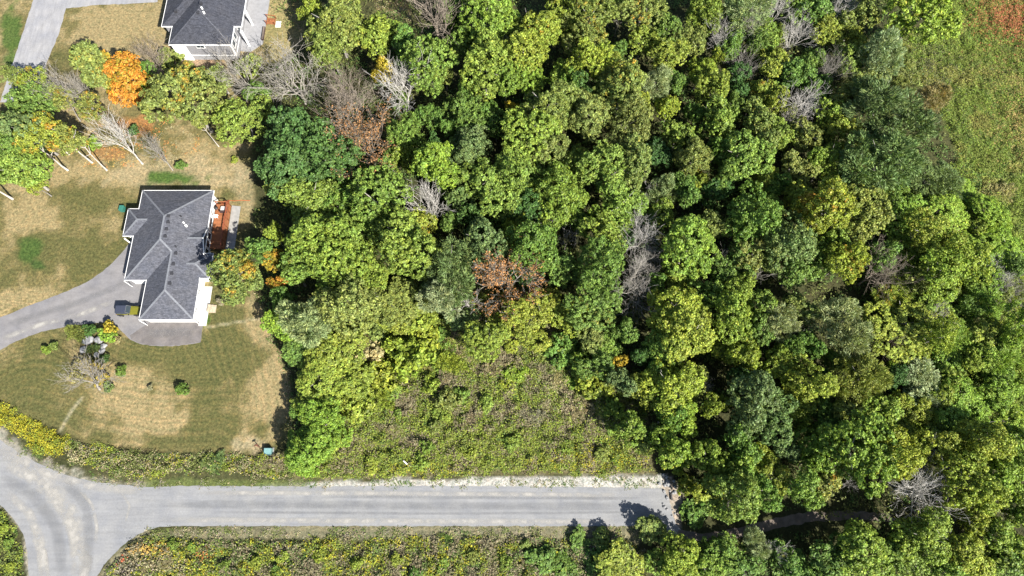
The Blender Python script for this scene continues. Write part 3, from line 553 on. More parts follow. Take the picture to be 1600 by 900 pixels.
# ------------------------------------------------------------------ vegetation builders
def unit(v): return v / (np.linalg.norm(v, axis=-1, keepdims=True) + 1e-9)
def leaf_arrays(Cn, Nn, Tn, L, W, fold=.12):
    B = unit(np.cross(Nn, Tn)); L = L[:, None]; W = W[:, None]
    v = np.stack([Cn - Tn * L / 2, Cn + B * W / 2 + Nn * W * fold, Cn + Tn * L / 2, Cn - B * W / 2 + Nn * W * fold], 1)
    return v.reshape(-1, 3)
def leaf_mesh(name, V, col, mat):
    n = len(V) // 4
    return np_mesh(name, V, np.arange(4 * n).reshape(n, 4), mat, np.repeat(col, 4, 0))
def sph(n, r, zmin=-1.0):
    z = r.uniform(zmin, 1, n); a = r.uniform(0, 2 * np.pi, n); s = np.sqrt(1 - z * z)
    return np.stack([s * np.cos(a), s * np.sin(a), z], 1)
def crown_mesh(seed, R, Rz, zc, nlobe, nclump, nleaf, leaf, style='broad', clump=.8, zmin=-.55, reach=.78):
    r = np.random.default_rng(seed)
    d = sph(nlobe, r, -.5); k = r.uniform(.42, reach, nlobe)[:, None]
    lc = np.concatenate([[[0, 0, -.05 * Rz]], d * k * np.array([R, R, Rz])]); lr = np.concatenate([[.48 * R], r.uniform(.20, .48, nlobe) * R])
    sq = min(1.25, Rz / R)
    P, D, S = [], [], []; tries = 0
    w = lr ** 2 / (lr ** 2).sum()
    while len(P) < nclump and tries < 9000:
        tries += 1; i = r.choice(len(lr), p=w); dd = sph(1, r, zmin)[0]
        p = lc[i] + dd * lr[i] * np.array([1, 1, sq]) * r.uniform(.70, 1.2)
        q = (p - lc) / np.array([1, 1, sq]); ins = np.linalg.norm(q, axis=1) < lr * .86; ins[i] = False
        if ins.any() and r.random() > .06: continue
        P.append(p); D.append(dd); S.append(i)
    P = np.array(P); D = np.array(D); S = np.array(S); n = len(P)
    rc = clump * r.uniform(.55, 1.4, n); cnt = np.maximum(6, (nleaf * (rc / clump) ** 1.7 * r.uniform(.7, 1.2, n))).astype(int)
    idx = np.repeat(np.arange(n), cnt); m = len(idx)
    g = unit(r.normal(size=(m, 3)) + D[idx] * .75)
    pos = P[idx] + g * (rc[idx] * r.uniform(.25, 1.0, m) ** .5)[:, None] * np.array([1, 1, .8])
    # loose sprigs that break the outline
    nor = unit(g * .55 + D[idx] * .25 + np.array([0, 0, .22]) + r.normal(size=(m, 3)) * .55)
    rn = r.normal(size=(m, 3))
    if style == 'feather':
        tan = unit(D[idx] * .9 + np.array([0, 0, .25]) + rn * .33); L = leaf * r.uniform(1.2, 2.3, m); W = leaf * r.uniform(.28, .45, m)
    else:
        tan = unit(np.cross(nor, rn)); L = leaf * r.uniform(.7, 1.35, m); W = L * r.uniform(.55, .8, m)
    nor = unit(nor - tan * (nor * tan).sum(1, keepdims=True))
    cb = r.uniform(.74, 1.24, n)[idx] * r.uniform(.50, 1.5, m)
    la = r.uniform(0, 1, len(lr)); au = np.clip(la[S] * .75 + r.uniform(0, .45, n) - .12 * D[:, 2], 0, 1)[idx] + r.normal(0, .07, m)
    hue = np.clip(.5 + (r.uniform(-.3, .3, n))[idx] + r.normal(0, .2, m), 0, 1)
    V = leaf_arrays(pos + np.array([0, 0, zc]), nor, tan, L, W)
    return leaf_mesh('crown', V, np.stack([cb, np.clip(au, 0.02, 1), hue], 1), LEAF)
def tubes_mesh(name, segs, n=5):
    A = np.array([s[0] for s in segs]); B = np.array([s[1] for s in segs]); r0 = np.array([s[2] for s in segs]); r1 = np.array([s[3] for s in segs])
    d = unit(B - A); ref = np.where(np.abs(d[:, 2:3]) > .9, np.array([[1., 0, 0]]), np.array([[0, 0, 1.]])); a = unit(np.cross(d, ref)); b = np.cross(d, a)
    t = np.arange(n) * 2 * np.pi / n; ring_ = a[:, None] * np.cos(t)[None, :, None] + b[:, None] * np.sin(t)[None, :, None]
    V = np.concatenate([A[:, None] + ring_ * r0[:, None, None], B[:, None] + ring_ * r1[:, None, None]], 1).reshape(-1, 3)
    base = (np.arange(len(A)) * 2 * n)[:, None]; i = np.arange(n)[None]; j = (i + 1) % n
    F = np.stack([base + i, base + j, base + n + j, base + n + i], -1).reshape(-1, 4)
    return np_mesh(name, V, F, BARK, None, True)
def grow(r, p, d, L, rad, lvl, maxl, out, spread, up, kids):
    """one branch as three bending pieces, then its children"""
    pts = [p]
    for k in range(3):
        d = unit(d + r.normal(size=3) * .10 + np.array([0, 0, up * .12])); pts.append(pts[-1] + d * L / 3)
    for k in range(3): out.append((pts[k], pts[k + 1], rad * (1 - .2 * k), rad * (1 - .2 * (k + 1)), lvl))
    if lvl >= maxl: return
    for c in range(kids[lvl]):
        t = r.uniform(.35, 1.0) if c else 1.0; k = min(2, int(t * 3)); q = pts[k] + (pts[k + 1] - pts[k]) * (t * 3 - k)
        e = unit(d + r.normal(size=3) * spread); grow(r, q, e, L * r.uniform(.55, .8), max(rad * r.uniform(.42, .62), .022), lvl + 1, maxl, out, spread, up, kids)
def trunk_mesh(seed, h, R, zc, rad):
    r = np.random.default_rng(seed); out = []; p = np.zeros(3); d = np.array([0, 0, 1.]); n = 6; top = zc + .25 * R; q = p
    for k in range(n):
        d = unit(d + r.normal(size=3) * np.array([.05, .05, 0])); q2 = q + d * top / n
        ra = rad * (1 - .13 * k) * (1.35 if k == 0 else 1); out.append((q, q2, ra, rad * (1 - .13 * (k + 1)))); 
        if k >= 2:
            for _ in range(2):
                a = r.uniform(0, 6.28); e = unit(np.array([math.cos(a), math.sin(a), .75])); l = R * r.uniform(.55, .85); m_ = q2 + e * l * .5; t_ = m_ + unit(e + (0, 0, .3)) * l * .5
                out.append((q2, m_, rad * .42, rad * .28)); out.append((m_, t_, rad * .28, rad * .10))
        q = q2
    return tubes_mesh('trunk', out, 7)
def bare_meshes(seed, h, R, kids, maxl, spread, up, trunkfrac, rad, nlimb=6, flat=1.0):
    r = np.random.default_rng(seed); tr = []; q = np.zeros(3); d = np.array([0, 0, 1.]); th = h * trunkfrac
    for k in range(4):
        d = unit(d + r.normal(size=3) * .05); q2 = q + d * th / 4; tr.append((q, q2, rad * (1.3 if k == 0 else 1 - .06 * k), rad * (1 - .06 * (k + 1)))); q = q2
    out = []
    for i in range(nlimb):
        a = 6.283 * i / nlimb + r.uniform(-.4, .4); tilt = r.uniform(.25, 1.0) * R / (h - th) * 1.15
        e = unit(np.array([math.cos(a) * tilt, math.sin(a) * tilt, 1.0 * flat])); grow(r, q - d * r.uniform(0, th * .25), e, (h - th) * .55, rad * .56, 0, maxl, out, spread, up, kids)
    tips = np.array([s[1] for s in out if s[4] >= maxl - 1])
    return tubes_mesh('trunk', tr, 7), tubes_mesh('branches', [s[:4] for s in out], 4), tips

# prototypes: (crown, trunk, nominal radius, nominal height)
PRO = {}
def wide(i, lo, hi): return lo + (hi - lo) * ((i * .618) % 1)
for i in range(8): PRO['b', 2, i] = (crown_mesh(20 + i, 4.6, wide(i, 4.4, 6.0), wide(i, 7.8, 8.8), 10 + i, 690, 23, .31, clump=wide(i + 3, .34, .46), reach=wide(i + 5, .74, .98)), trunk_mesh(i, 13, 4.6, 8.0, .24), 4.6, 13.6)
for i in range(7): PRO['b', 1, i] = (crown_mesh(40 + i, 2.9, wide(i, 2.9, 4.2), wide(i, 5.2, 6.0), 8 + i, 330, 22, .29, clump=wide(i + 3, .30, .40), reach=wide(i + 5, .76, 1.0)), trunk_mesh(10 + i, 9, 2.9, 5.4, .16), 2.9, 9.2)
for i in range(3): PRO['o', 2, i] = (crown_mesh(60 + i, 3.5, 5.2, 8.6, 11, 620, 23, .31, clump=.40), trunk_mesh(20 + i, 14, 3.2, 8.4, .22), 3.5, 14.0)
for i in range(4): PRO['f', 2, i] = (crown_mesh(80 + i, 4.2, 4.4, 7.2, 12, 540, 22, .33, 'feather', .50, reach=.85), trunk_mesh(30 + i, 11, 4.2, 7.0, .2), 4.2, 11.6)
for i in range(4): PRO['n', 2, i] = (crown_mesh(100 + i, 4.0, 4.4, 8.0, 11, 330, 20, .29, clump=.42, reach=.9), trunk_mesh(40 + i, 12, 4.2, 8.0, .2), 4.0, 12.6)
for i in range(3): PRO['h', 2, i] = (crown_mesh(150 + i, 3.6, 3.0, 11.2, 10, 280, 20, .29, clump=.42, reach=.9), trunk_mesh(50 + i, 13, 3.4, 11.0, .2), 3.6, 14.4)
for i in range(5): PRO['s', 1, i] = (crown_mesh(120 + i, 1.5, wide(i, .9, 1.4), 1.0, 8, 115, 20, .25, clump=.25, zmin=-.3, reach=.85), None, 1.5, 2.2)
for i in range(3): PRO['g', 1, i] = (crown_mesh(140 + i, 1.5, 1.0, .9, 9, 120, 20, .18, 'feather', .28, -.2, reach=.9), None, 1.5, 2.0)
BARE = [bare_meshes(1, 12, 4.2, [4, 4, 3, 2], 4, .42, .5, .26, .26), bare_meshes(2, 11, 4.6, [4, 4, 3, 2], 4, .50, .3, .22, .26, 7),
        bare_meshes(3, 12, 3.2, [4, 4, 3, 2], 4, .36, .6, .30, .22, 5), bare_meshes(4, 8, 4.4, [5, 4, 3, 2], 4, .55, .1, .18, .24, 8, .6), bare_meshes(5, 9, 2.0, [4, 3, 3, 2], 3, .40, .5, .4, .12, 4)]
BH = [12, 11, 12, 8, 9]; BR = [4.6, 5.0, 3.8, 5.0, 2.6]
def leaf_remnant(seed, tips, cnt):
    r = np.random.default_rng(seed); k = r.choice(len(tips), min(len(tips), cnt), False); P = tips[k]
    P = np.repeat(P, 3, 0) + r.normal(0, .22, (len(P) * 3, 3)); n = len(P); nor = unit(r.normal(size=(n, 3)) + np.array([0, 0, .6])); tan = unit(np.cross(nor, r.normal(size=(n, 3)))); L = r.uniform(.18, .34, n)
    return leaf_mesh('crown', leaf_arrays(P, nor, tan, L, L * .7), np.stack([r.uniform(.7, 1.3, n), np.full(n, .5), r.uniform(0, 1, n)], 1), LEAF)
REM = [leaf_remnant(9 + i, BARE[i][2], 1500 if i == 3 else 900) for i in range(4)]

TINT = dict(Y=(.150, .186, .027), L=(.126, .190, .025), G=(.084, .142, .027), D=(.048, .096, .024), C=(.088, .132, .042), O=(.128, .158, .038), S=(.185, .225, .10), A=(.27, .215, .025), R=(.36, .15, .025), P=(.22, .195, .085), B=(.17, .155, .092), M=(.116, .168, .028))
TNAME = dict(Y='yellow-green', L='lime-green', G='green', D='dark green', C='bluish green', O='olive green', S='silvery green', A='golden yellow', R='orange', P='pinkish tan', B='dry brown', M='mid-green')
def place_of(px, py):
    if px < 420 and py < 330: return 'in the tree row between the two houses'
    if px < 480 and 330 <= py < 470: return 'beside the cedar deck and bungalow'
    if px < 460: return 'on the front lawn of the bungalow'
    if py > 835: return 'across the road from the overgrown lot'
    if px > 1040 and py > 735: return 'beside the shaded footpath past the road'
    if px < 560 and py > 440: return 'along the curved edge of the mown lawn'
    if px < 1015 and py > 450: return 'in the overgrown lot above the road'
    if px < 600: return 'at the wood edge near the bungalow'
    if py < 110 and px < 1330: return 'in the wood behind the bare grey trees' if px < 700 else 'far back in the dense wood'
    if px > 1380 and py < 250: return 'at the border of the open meadow'
    if px > 1380 and py < 470: return 'in the scrub below the open meadow'
    if px > 1380: return 'in the thick scrub beyond the footpath'
    if px < 880: return 'in the wood behind the overgrown lot'
    if px < 1120 and py < 470: return 'in the middle of the dense wood'
    if py < 470: return 'in the wood on the meadow side'
    return 'in the wood above the road end'
cr = random.Random(11); counts = {}; REG = []
def tinted(t, j=.10):
    c = TINT[t]; k = cr.uniform(1 - j, 1 + j) * (1.38 if t in 'YLM' else 1.30); return [c[0] * k * cr.uniform(.93, 1.07), c[1] * k, c[2] * k * cr.uniform(.9, 1.15)]
def leafy(px, py, rx, kind, t, au=0.0, hf=1.0, base=False):
    z = 6.0
    for _ in range(3):                                       # crown centre height follows from its size
        x, y = G(px, py, z); depth = y * math.sin(TILT) + (CAM_H - z) * math.cos(TILT); R = rx * depth / FPX
        if kind in 'sg': cls = 1
        elif kind == 'b': cls = 2 if R > 3.5 else 1
        else: cls = 2
        n = sum(1 for q in PRO if q[0] == kind and q[1] == cls); i = counts.get((kind, cls), 0) % n
        crown, trunk, R0, H0 = PRO[kind, cls, i]; s = R / R0; sz = hf * (s if kind in 'sg' else (.55 * s + .45))
        z = H0 * sz * (.62 if kind not in 'sg' else .45)
    counts[kind, cls] = counts.get((kind, cls), 0) + 1
    if base: x, y = G(px, py)
    where = place_of(px, py); young = R < 3.0
    if kind in 'sg':
        size = 'low' if R < 1.3 else 'broad'; name = 'shrub'; lab = f'{size} {TNAME[t]} ' + ('leafy shrub ' if kind == 's' else 'feathery shrub ') + where; cat = 'shrub'
        o = link(bpy.data.objects.new(name, crown)); o.location = (x, y, 0)
        o.color = (*tinted(t), au); o.scale = (s * cr.uniform(.92, 1.08), s, sz); o.rotation_euler = (0, 0, cr.uniform(0, 6.28))
        tag(o, lab, cat, lab.split(' ', 1)[1] + 's' if False else 'shrubs ' + where); REG.append([o, lab.replace(' ' + where, ''), where, x, y, TNAME[t] + ' shrub', R]); return o
    size = 'small' if R < 2.2 else ('mid-sized' if R < 3.9 else 'large')
    form = dict(b='round-crowned tree', h='slim high-crowned tree', o='tall oval-crowned tree', f='feathery-crowned tree', n='thin open-crowned tree')[kind]
    if au > .45 and t not in 'AR': lab = f'{size} {TNAME[t]} {form} turning golden {where}'
    else: lab = f'{size} {TNAME[t]} {form} {where}'
    lab = lab.replace('turning golden ', 'turning golden ' if not young else '')
    if young: lab = lab.replace('round-crowned tree', 'young tree').replace('-crowned tree', ' young tree')
    root = tag(empty('young_tree' if young else ('broadleaf_tree' if t not in 'AR' else 'autumn_tree'), (x, y, 0), cr.uniform(0, 6.28)), lab, 'young tree' if young else 'tree', 'leafy trees ' + where)
    root.scale = (s * cr.uniform(.86, 1.14), s * cr.uniform(.86, 1.14), sz * cr.uniform(.9, 1.12)); tl = .03 if base else .10; root.rotation_euler = (cr.uniform(-tl, tl), cr.uniform(-tl, tl), cr.uniform(0, 6.28))
    REG.append([root, lab.replace(' ' + where, ''), where, x, y, TNAME[t] + ' tree', R])
    c = link(bpy.data.objects.new('crown', crown), root); c.color = (*tinted(t), au)
    k = link(bpy.data.objects.new('trunk', trunk), root); g = cr.uniform(.16, .30) if not base else .42; k.color = (g, g * .93, g * .84, 1)
    return root
BT = dict(w=(.41, .39, .36), g=(.27, .25, .22), b=(.215, .18, .145))
BN = dict(w='pale grey', g='grey', b='brownish grey')
def bare(px, py, rx, typ, tone, rem=0, base=False, hf=1.0, lab2=None, lean=(0, 0)):
    tr, brn, tips = BARE[typ]; z = BH[typ] * .65
    x, y = G(px, py, z * .9); depth = y * math.sin(TILT) + (CAM_H - z) * math.cos(TILT); s = rx * depth / FPX / BR[typ]
    if base: x, y = G(px, py)
    where = place_of(px, py)
    lab = lab2 or (f'bare {BN[tone]} tree ' + ('with some orange leaves ' if rem else '') + ('of small size ' if s < .75 and not rem else '') + where)
    root = tag(empty('bare_tree', (x, y, 0), cr.uniform(0, 6.28)), lab, 'bare tree', 'leafless trees'); sz = hf * (.5 * s + .5); root.scale = (s, s, sz)
    REG.append([None, '', '', x, y, 'bare tree', 3.0])
    root.rotation_euler = (lean[0] + cr.uniform(-.04, .04), lean[1] + cr.uniform(-.04, .04), cr.uniform(0, 6.28))
    for nm, m_ in (('trunk', tr), ('branches', brn)):
        o = link(bpy.data.objects.new(nm, m_), root); k = cr.uniform(.9, 1.1); o.color = (*[v * k for v in BT[tone]], 1)
    if rem and typ < 4: o = link(bpy.data.objects.new('crown', REM[typ]), root); o.color = (.31, .16, .065, 0) if typ == 3 else (.28, .15, .065, 0)
    return root

# x y radius kind+tint [autumn share 0-9] : where each crown stands on the survey
TREES = '''
525 38 44 bO 517 78 30 bO 490 20 22 bY 585 68 26 bY 612 52 22 bM 672 102 42 bM 636 78 26 bG 595 107 18 bA 670 182 22 bG 630 208 30 bG 732 180 34 bG 735 222 30 bC 757 100 44 bM 762 30 42 bM 725 70 22 bG 835 48 36 bY3 815 95 42 bY 790 130 30 bM 700 15 22 bG
390 105 22 sO 372 178 34 bM 297 160 48 bO2 232 128 22 bG 197 122 36 bR6 150 112 34 oO5 128 95 18 bO 60 132 28 nY3 24 128 20 nO5 48 165 34 bG 45 205 36 bC 95 160 20 nO3 150 168 20 nO4 28 262 38 bM 8 225 28 bG 55 288 16 bY 268 98 20 sO 342 122 17 bO 305 118 18 bO 395 140 22 bG
845 48 34 bY5 822 118 32 bL 925 36 32 bO3 912 74 24 bO 995 20 32 bO3 1000 66 24 bY 962 84 20 bG 1040 45 26 bG 1095 25 28 bM 1078 66 24 bO 1162 22 36 fS 1040 96 24 bY 926 108 30 bY 972 140 40 bO3 1017 136 24 fS 1096 110 26 bY 1112 146 25 bY 858 168 40 bO 803 174 12 bA 918 176 38 bO 820 208 42 bM 990 172 26 bY 1045 170 16 bY 1085 182 16 bG 1122 192 28 bM 982 212 34 bO 1188 140 24 bY3 1186 192 26 bO 880 20 26 bY 955 12 22 bM 1145 70 20 bG 885 110 24 bM 890 140 20 bG 1050 130 20 bG 1148 125 22 bD 1060 210 24 bM 1150 165 18 bG 775 195 24 bG
1288 46 24 bY 1282 15 26 bG 1208 100 26 bY 1340 30 26 bO 1437 20 46 bL 1375 80 36 fS 1395 178 56 fC 1452 158 22 fP3 1330 95 22 bM 1320 150 28 bO 1320 208 28 bY 1360 130 24 bO 1232 120 24 bG 1265 95 22 bG 1215 165 22 bY 1275 140 24 bG 1335 60 22 bY 1240 20 22 bM 1408 120 26 gO 1190 60 24 bM 1290 185 22 bM 1350 20 20 bO 1210 212 26 bM 1255 215 26 bO
445 252 50 bD 503 246 44 bD 465 212 46 bD 612 250 20 bG 638 246 24 bM 678 272 36 oL 437 292 20 bO 480 318 42 bM 492 372 48 bM 542 316 26 bG 597 312 44 bM 555 362 32 bM 612 348 26 bG 762 292 42 bM 737 240 32 bC 433 372 14 bY 433 408 17 bA7 436 446 14 bR8 637 388 48 bM 662 358 26 bY4 548 412 46 bM 520 438 42 bM 462 428 28 bM 408 392 22 bG 376 424 42 bO4 708 412 46 fC 752 378 36 bC 705 350 20 bG 545 275 22 bG 575 280 20 bG 700 240 20 bG 720 320 22 bC 588 430 26 bM 600 350 24 bM 445 470 20 bG 680 450 24 bC
815 262 36 bM 850 238 34 bO 882 300 48 bM 945 258 40 bM 990 246 38 bO 968 318 38 bM 1080 250 32 bO 1086 273 7 bA8 1032 298 24 fS 1070 302 26 bG 1165 252 38 bM 1192 285 20 bY3 1162 340 40 bG 825 325 30 bD 832 386 42 bG 808 360 26 bY 935 420 44 bG 940 366 28 bM 1075 386 44 bM 1062 428 26 bY 1107 358 22 bO 1172 405 28 bO 1150 412 22 bG 1118 240 20 bG 1020 240 22 bD 1110 300 20 bD 900 250 26 bM 1130 280 22 bG 1010 345 18 bG 800 330 22 bG 870 420 26 bG 1125 430 22 bG 785 335 22 bG 905 345 24 bG 1195 220 24 bO 1040 335 20 bM
1290 256 30 bM 1245 268 26 bO 1372 262 56 fC 1450 278 42 fC 1276 340 46 bY5 1340 345 44 bO 1255 310 26 bY6 1230 380 36 bC 1310 412 34 bY3 1465 330 38 bL 1412 336 30 bL 1483 356 20 bP 1425 390 38 bG 1465 425 42 bM 1505 412 40 bM 1542 332 34 bL 1575 392 36 bL 1408 440 24 bY 1540 440 34 bY 1370 400 24 bG 1500 300 26 bL 1560 300 20 gP 1595 440 28 bY 1240 430 26 bG 1275 420 22 bG 1215 290 22 bG 1205 330 22 bM 1385 310 22 bG 1345 290 22 bG 1530 380 32 bL 1200 410 22 bO 1290 385 24 bM 1440 355 28 bM 1555 355 26 bY
535 472 46 bO 482 500 38 fS 541 503 30 bO 445 506 28 bL 438 517 5 bR9 460 538 26 bG 522 546 38 bY 500 596 44 bY 552 602 28 bY 556 632 26 sY 505 656 38 bL 490 700 38 bL 520 690 26 sY 480 728 22 sL 470 560 20 bG 468 640 18 bG 600 470 36 bO 640 470 36 bO 695 470 34 fS 615 506 24 bY 572 550 28 sP 635 560 34 sY 690 522 12 sG 760 526 34 bY 655 500 24 sY 590 520 20 sO 665 535 24 sY 600 585 26 sY 720 500 22 bC
862 474 26 bY 830 506 34 bY 892 500 28 bY 917 522 26 bO 925 480 38 bG 977 516 24 bG 877 544 26 sG 937 578 24 bG 967 566 13 bA3 972 602 22 bC 1062 476 42 bY 1066 516 44 bY 1040 542 30 bM 1135 496 38 bM 1050 596 42 bY 1006 614 28 bY 1076 604 24 bO 1166 558 28 bY 1105 636 22 bY 1040 652 28 bG 1066 660 24 bL 1184 630 50 bC 805 480 20 bY 945 545 22 bM 905 560 20 sM 1030 570 22 bG 1130 545 22 bY 1150 460 24 bM 1190 480 24 bM 1000 560 18 bD 960 640 18 sM 985 665 24 bM 1020 690 22 bO 920 600 22 sY 1150 590 18 bD 790 495 20 bY 1100 460 22 bM 1185 520 24 bG
1245 488 24 bO 1212 500 28 fS 1320 506 40 fS 1400 506 48 bY 1395 466 32 bY3 1457 474 30 bG 1535 476 34 bY3 1252 594 38 bY 1206 570 24 bY 1212 655 36 bC 1345 598 40 fO 1365 642 32 bM 1320 652 32 bO 1437 606 42 fS 1500 526 36 bM 1560 560 38 bM 1495 612 36 bY 1552 612 36 bM 1575 652 34 bM 1520 658 34 bY 1437 656 32 bM 1462 530 28 bY 1590 510 34 bM 1535 530 30 bM 1475 570 28 bG 1270 540 24 bG 1290 600 20 bD 1285 650 22 bG 1390 590 20 bD 1590 590 30 bY 1480 655 28 bY 1430 550 24 bO 1245 640 24 bY 1270 690 24 bM 1400 660 24 bO 1230 545 20 bG 1300 560 20 bG
1050 700 28 bL 1100 715 30 bM 1155 690 28 bG 1157 724 28 bL 1190 712 24 bY 1070 757 17 sY 1112 772 24 sY 1142 788 40 bM 1090 802 22 sG 1190 768 28 bG 1340 718 54 bM 1405 702 38 bM 1287 758 28 bO3 1240 764 28 bM 1210 745 28 bY 1505 752 40 bY 1565 745 34 bM 1530 810 34 bY 1470 700 34 bM 1530 700 34 bM 1590 700 30 bG 1270 720 26 bM 1230 700 26 bC 1120 735 20 bM 1300 690 28 bM 1585 790 30 bM 1060 725 18 sL
1012 826 24 bO 970 886 32 bY 1066 876 36 bY 1030 882 22 sM 1130 862 28 bG 1180 852 22 fS 1225 872 30 bG 1290 872 32 bG 1350 876 46 bM 1300 890 30 bM 1450 840 42 bM 1512 866 38 bY 1565 840 34 bM 1580 890 34 bG 1420 885 30 bM 1475 890 30 bM 1395 850 24 bG 1105 895 28 bM 1170 893 28 bG 930 872 20 sG 880 882 20 sG 845 870 22 sG 905 845 18 sG 940 840 16 sO 1250 895 28 bG 1545 880 28 bM 
'''.split()
k = 0; NT = []
while k < len(TREES):
    px, py, rx, kd = float(TREES[k]), float(TREES[k+1]), float(TREES[k+2]), TREES[k+3]; k += 4
    NT.append((px, py, rx, kd))
for px, py, rx, kd in NT:
    hf = 1.0
    if px > 1385 and 280 < py < 720 and kd[0] == 'b' and kd[1] in 'GMYO':
        kd = cr.choice('bbbfn') + dict(G='M', M=cr.choice('LY'), Y=cr.choice('LY'), O='Y')[kd[1]] + kd[2:]
    if kd[0] in 'bof' and px > 1390 and 250 < py < 690: hf = .5
    if kd[0] == 'b' and 560 < px < 960 and 440 < py < 620: hf = .7 if px > 720 else .5
    if kd[0] == 'b' and px < 560 and py > 480: hf = .58
    if py > 820 and px < 1010: hf = .45
    elif py > 820 and px < 1150: hf = .6 if py > 850 else .38
    if kd[0] in 'g': hf = .55
    if 1080 < px < 1130 and 765 < py < 805: hf = .45
    if py > 850 and px >= 1150: hf = .7
    leafy(px, py, rx * 1.04, kd[0], kd[1], (int(kd[2]) / 9 * (.95 if px < 460 else .6) if len(kd) > 2 else cr.choice([0, 0, 0, 0, 0, .08])), hf)
fr = random.Random(23)
def apart(px, py, m): return all(math.hypot(px - q[0], py - q[1]) > m + .35 * q[2] for q in NT)
FILL = []
while len(FILL) < 75:
    if len(FILL) < 40: px, py, rx = fr.uniform(1390, 1600), fr.uniform(280, 720), fr.uniform(13, 22)
    else: px, py, rx = fr.uniform(620, 1380), fr.uniform(5, 460), fr.uniform(12, 19)
    if px > 1390 and py < 280 + (px - 1390) * .55: continue
    if not apart(px, py, 8): continue
    FILL.append((px, py, rx)); NT.append((px, py, rx, ''))
for px, py, rx in FILL: leafy(px, py, rx, 'b', fr.choice('YYMMLGO' if px > 1390 else 'YMGGOD'), 0, .8 if px > 1390 else 1.1)
# trees of the row with their trunks in view
for px, py, rx, kd, au in ((106,266,26,'hY',.4),(144,254,26,'hY',.5),(167,266,24,'hO',.4),(75,276,24,'hG',.1),(108,241,24,'hY',.4),(20,311,28,'hM',.1),(342,229,16,'hO',.1)):
    leafy(px, py, rx, kd[0], kd[1], au, 1.05, True)
for px, py, rx, typ, tone, rem in ((680,45,46,2,'b',0),(636,150,38,2,'w',0),(463,130,50,1,'g',0),(548,184,50,1,'b',0),(543,135,24,0,'b',0),(572,236,42,0,'b',.8),(670,330,30,2,'w',0),(792,440,50,3,'g',.5),(1000,372,34,1,'w',0),(988,446,36,1,'g',0),(1005,410,28,3,'w',0),
      (885,372,12,4,'w',0),(900,370,12,4,'w',0),(850,352,18,4,'w',0),(1128,58,20,0,'w',0),(1180,45,22,2,'g',0),(1245,55,22,0,'w',0),(1248,172,34,1,'w',0),(1230,190,22,1,'g',0),(1215,12,18,0,'w',0),(1322,4,18,0,'w',0),(1300,105,20,0,'g',0),(1305,30,20,4,'w',0),(1370,424,36,1,'b',0),(1560,432,30,3,'w',0),(732,472,20,4,'w',0),(1103,600,14,3,'w',0),
      (1425,762,52,3,'w',0),(1215,862,16,4,'w',0),(1557,882,26,3,'g',0),(1332,756,12,4,'w',0),(1125,400,16,4,'g',0),(1178,430,18,4,'g',0),(1020,300,16,4,'w',0),(95,140,26,0,'g',0),(125,150,22,2,'g',0),(235,88,24,1,'b',0),(380,120,34,0,'g',0),(1580,452,26,3,'g',0),(1160,100,20,0,'g',0),(966,30,16,4,'g',0),(1245,525,18,4,'g',0),(1395,540,22,3,'b',0),(1460,495,20,4,'g',0),(1385,195,16,0,'g',0),(1328,175,22,4,'w',0),(765,18,14,4,'g',0),(1568,785,14,4,'w',0)):
    bare(px, py, rx, typ, tone, rem, False, 1.4 if (px, py) in ((792,440),(1425,762)) else 1.0)
bare(223, 256, 27, 2, 'w', 0, True, 1.1, 'tall bare whitish tree standing on the dry grass behind the bungalow'); bare(270, 266, 18, 2, 'g', 0, True, 1.05, 'slim bare leaning tree beside the shrub behind the bungalow')
bare(156, 608, 34, 2, 'g', 0, True, .62, 'leaning bare tree rising from the garden bed on the front lawn', (.06, -.30))
for px, py, rx, kd, lab in ((285,258,9,'sG','small green shrub on the dry grass behind the bungalow'),(366,250,6,'sY','tiny yellow-green shrub on bare ground near the wood'),(210,203,9,'sD','dark green bush under the bare whitish tree'),(148,226,12,'sL','lime-green bush among the trunks of the tree row'),(73,546,8,'sM','green conical shrub, one of two near the driveway bend'),(86,541,7,'sO','olive shrub, smaller of two near the driveway bend'),
      (190,579,9,'sG','dark leafy shrub between the garden bed and the dry grass'),(285,610,10,'sG','lone leafy shrub in the middle of the front lawn'),(235,606,5,'sB','dry brown tuft in the middle of the front lawn'),(170,604,9,'sC','bluish shrub at the tip of the garden bed'),(150,577,11,'sA','golden flowering bush in the garden bed'),(158,592,11,'sA','golden bush near the tip of the garden bed'),(172,513,13,'sA','golden orange bush at the driveway corner of the garden bed'),(170,525,14,'sL','lime-green bush in the garden bed beside the driveway'),(182,530,8,'sP','tan orange bush at the edge of the garden bed'),(140,517,11,'sD','dark shrub behind the big garden boulder'),
      (115,520,13,'gO','olive grass clump in the garden bed'),(128,524,11,'gO','tall olive grass clump beside the big garden boulder'),(146,545,9,'gC','grey-green clump between the garden boulders'),(162,560,8,'sD','dark purple-green shrub below the boulders'),(130,570,14,'gP','tan dry grass clump under the leaning bare tree'),(120,590,12,'gP','dry straw clump at the foot of the leaning bare tree'),(345,470,7,'sB','dry brown shrub beside the timber steps')):
    o = leafy(px, py, rx, kd[0], kd[1], .3 if kd[1] == 'A' else .05); o['label'] = lab; o['group'] = 'garden shrubs'
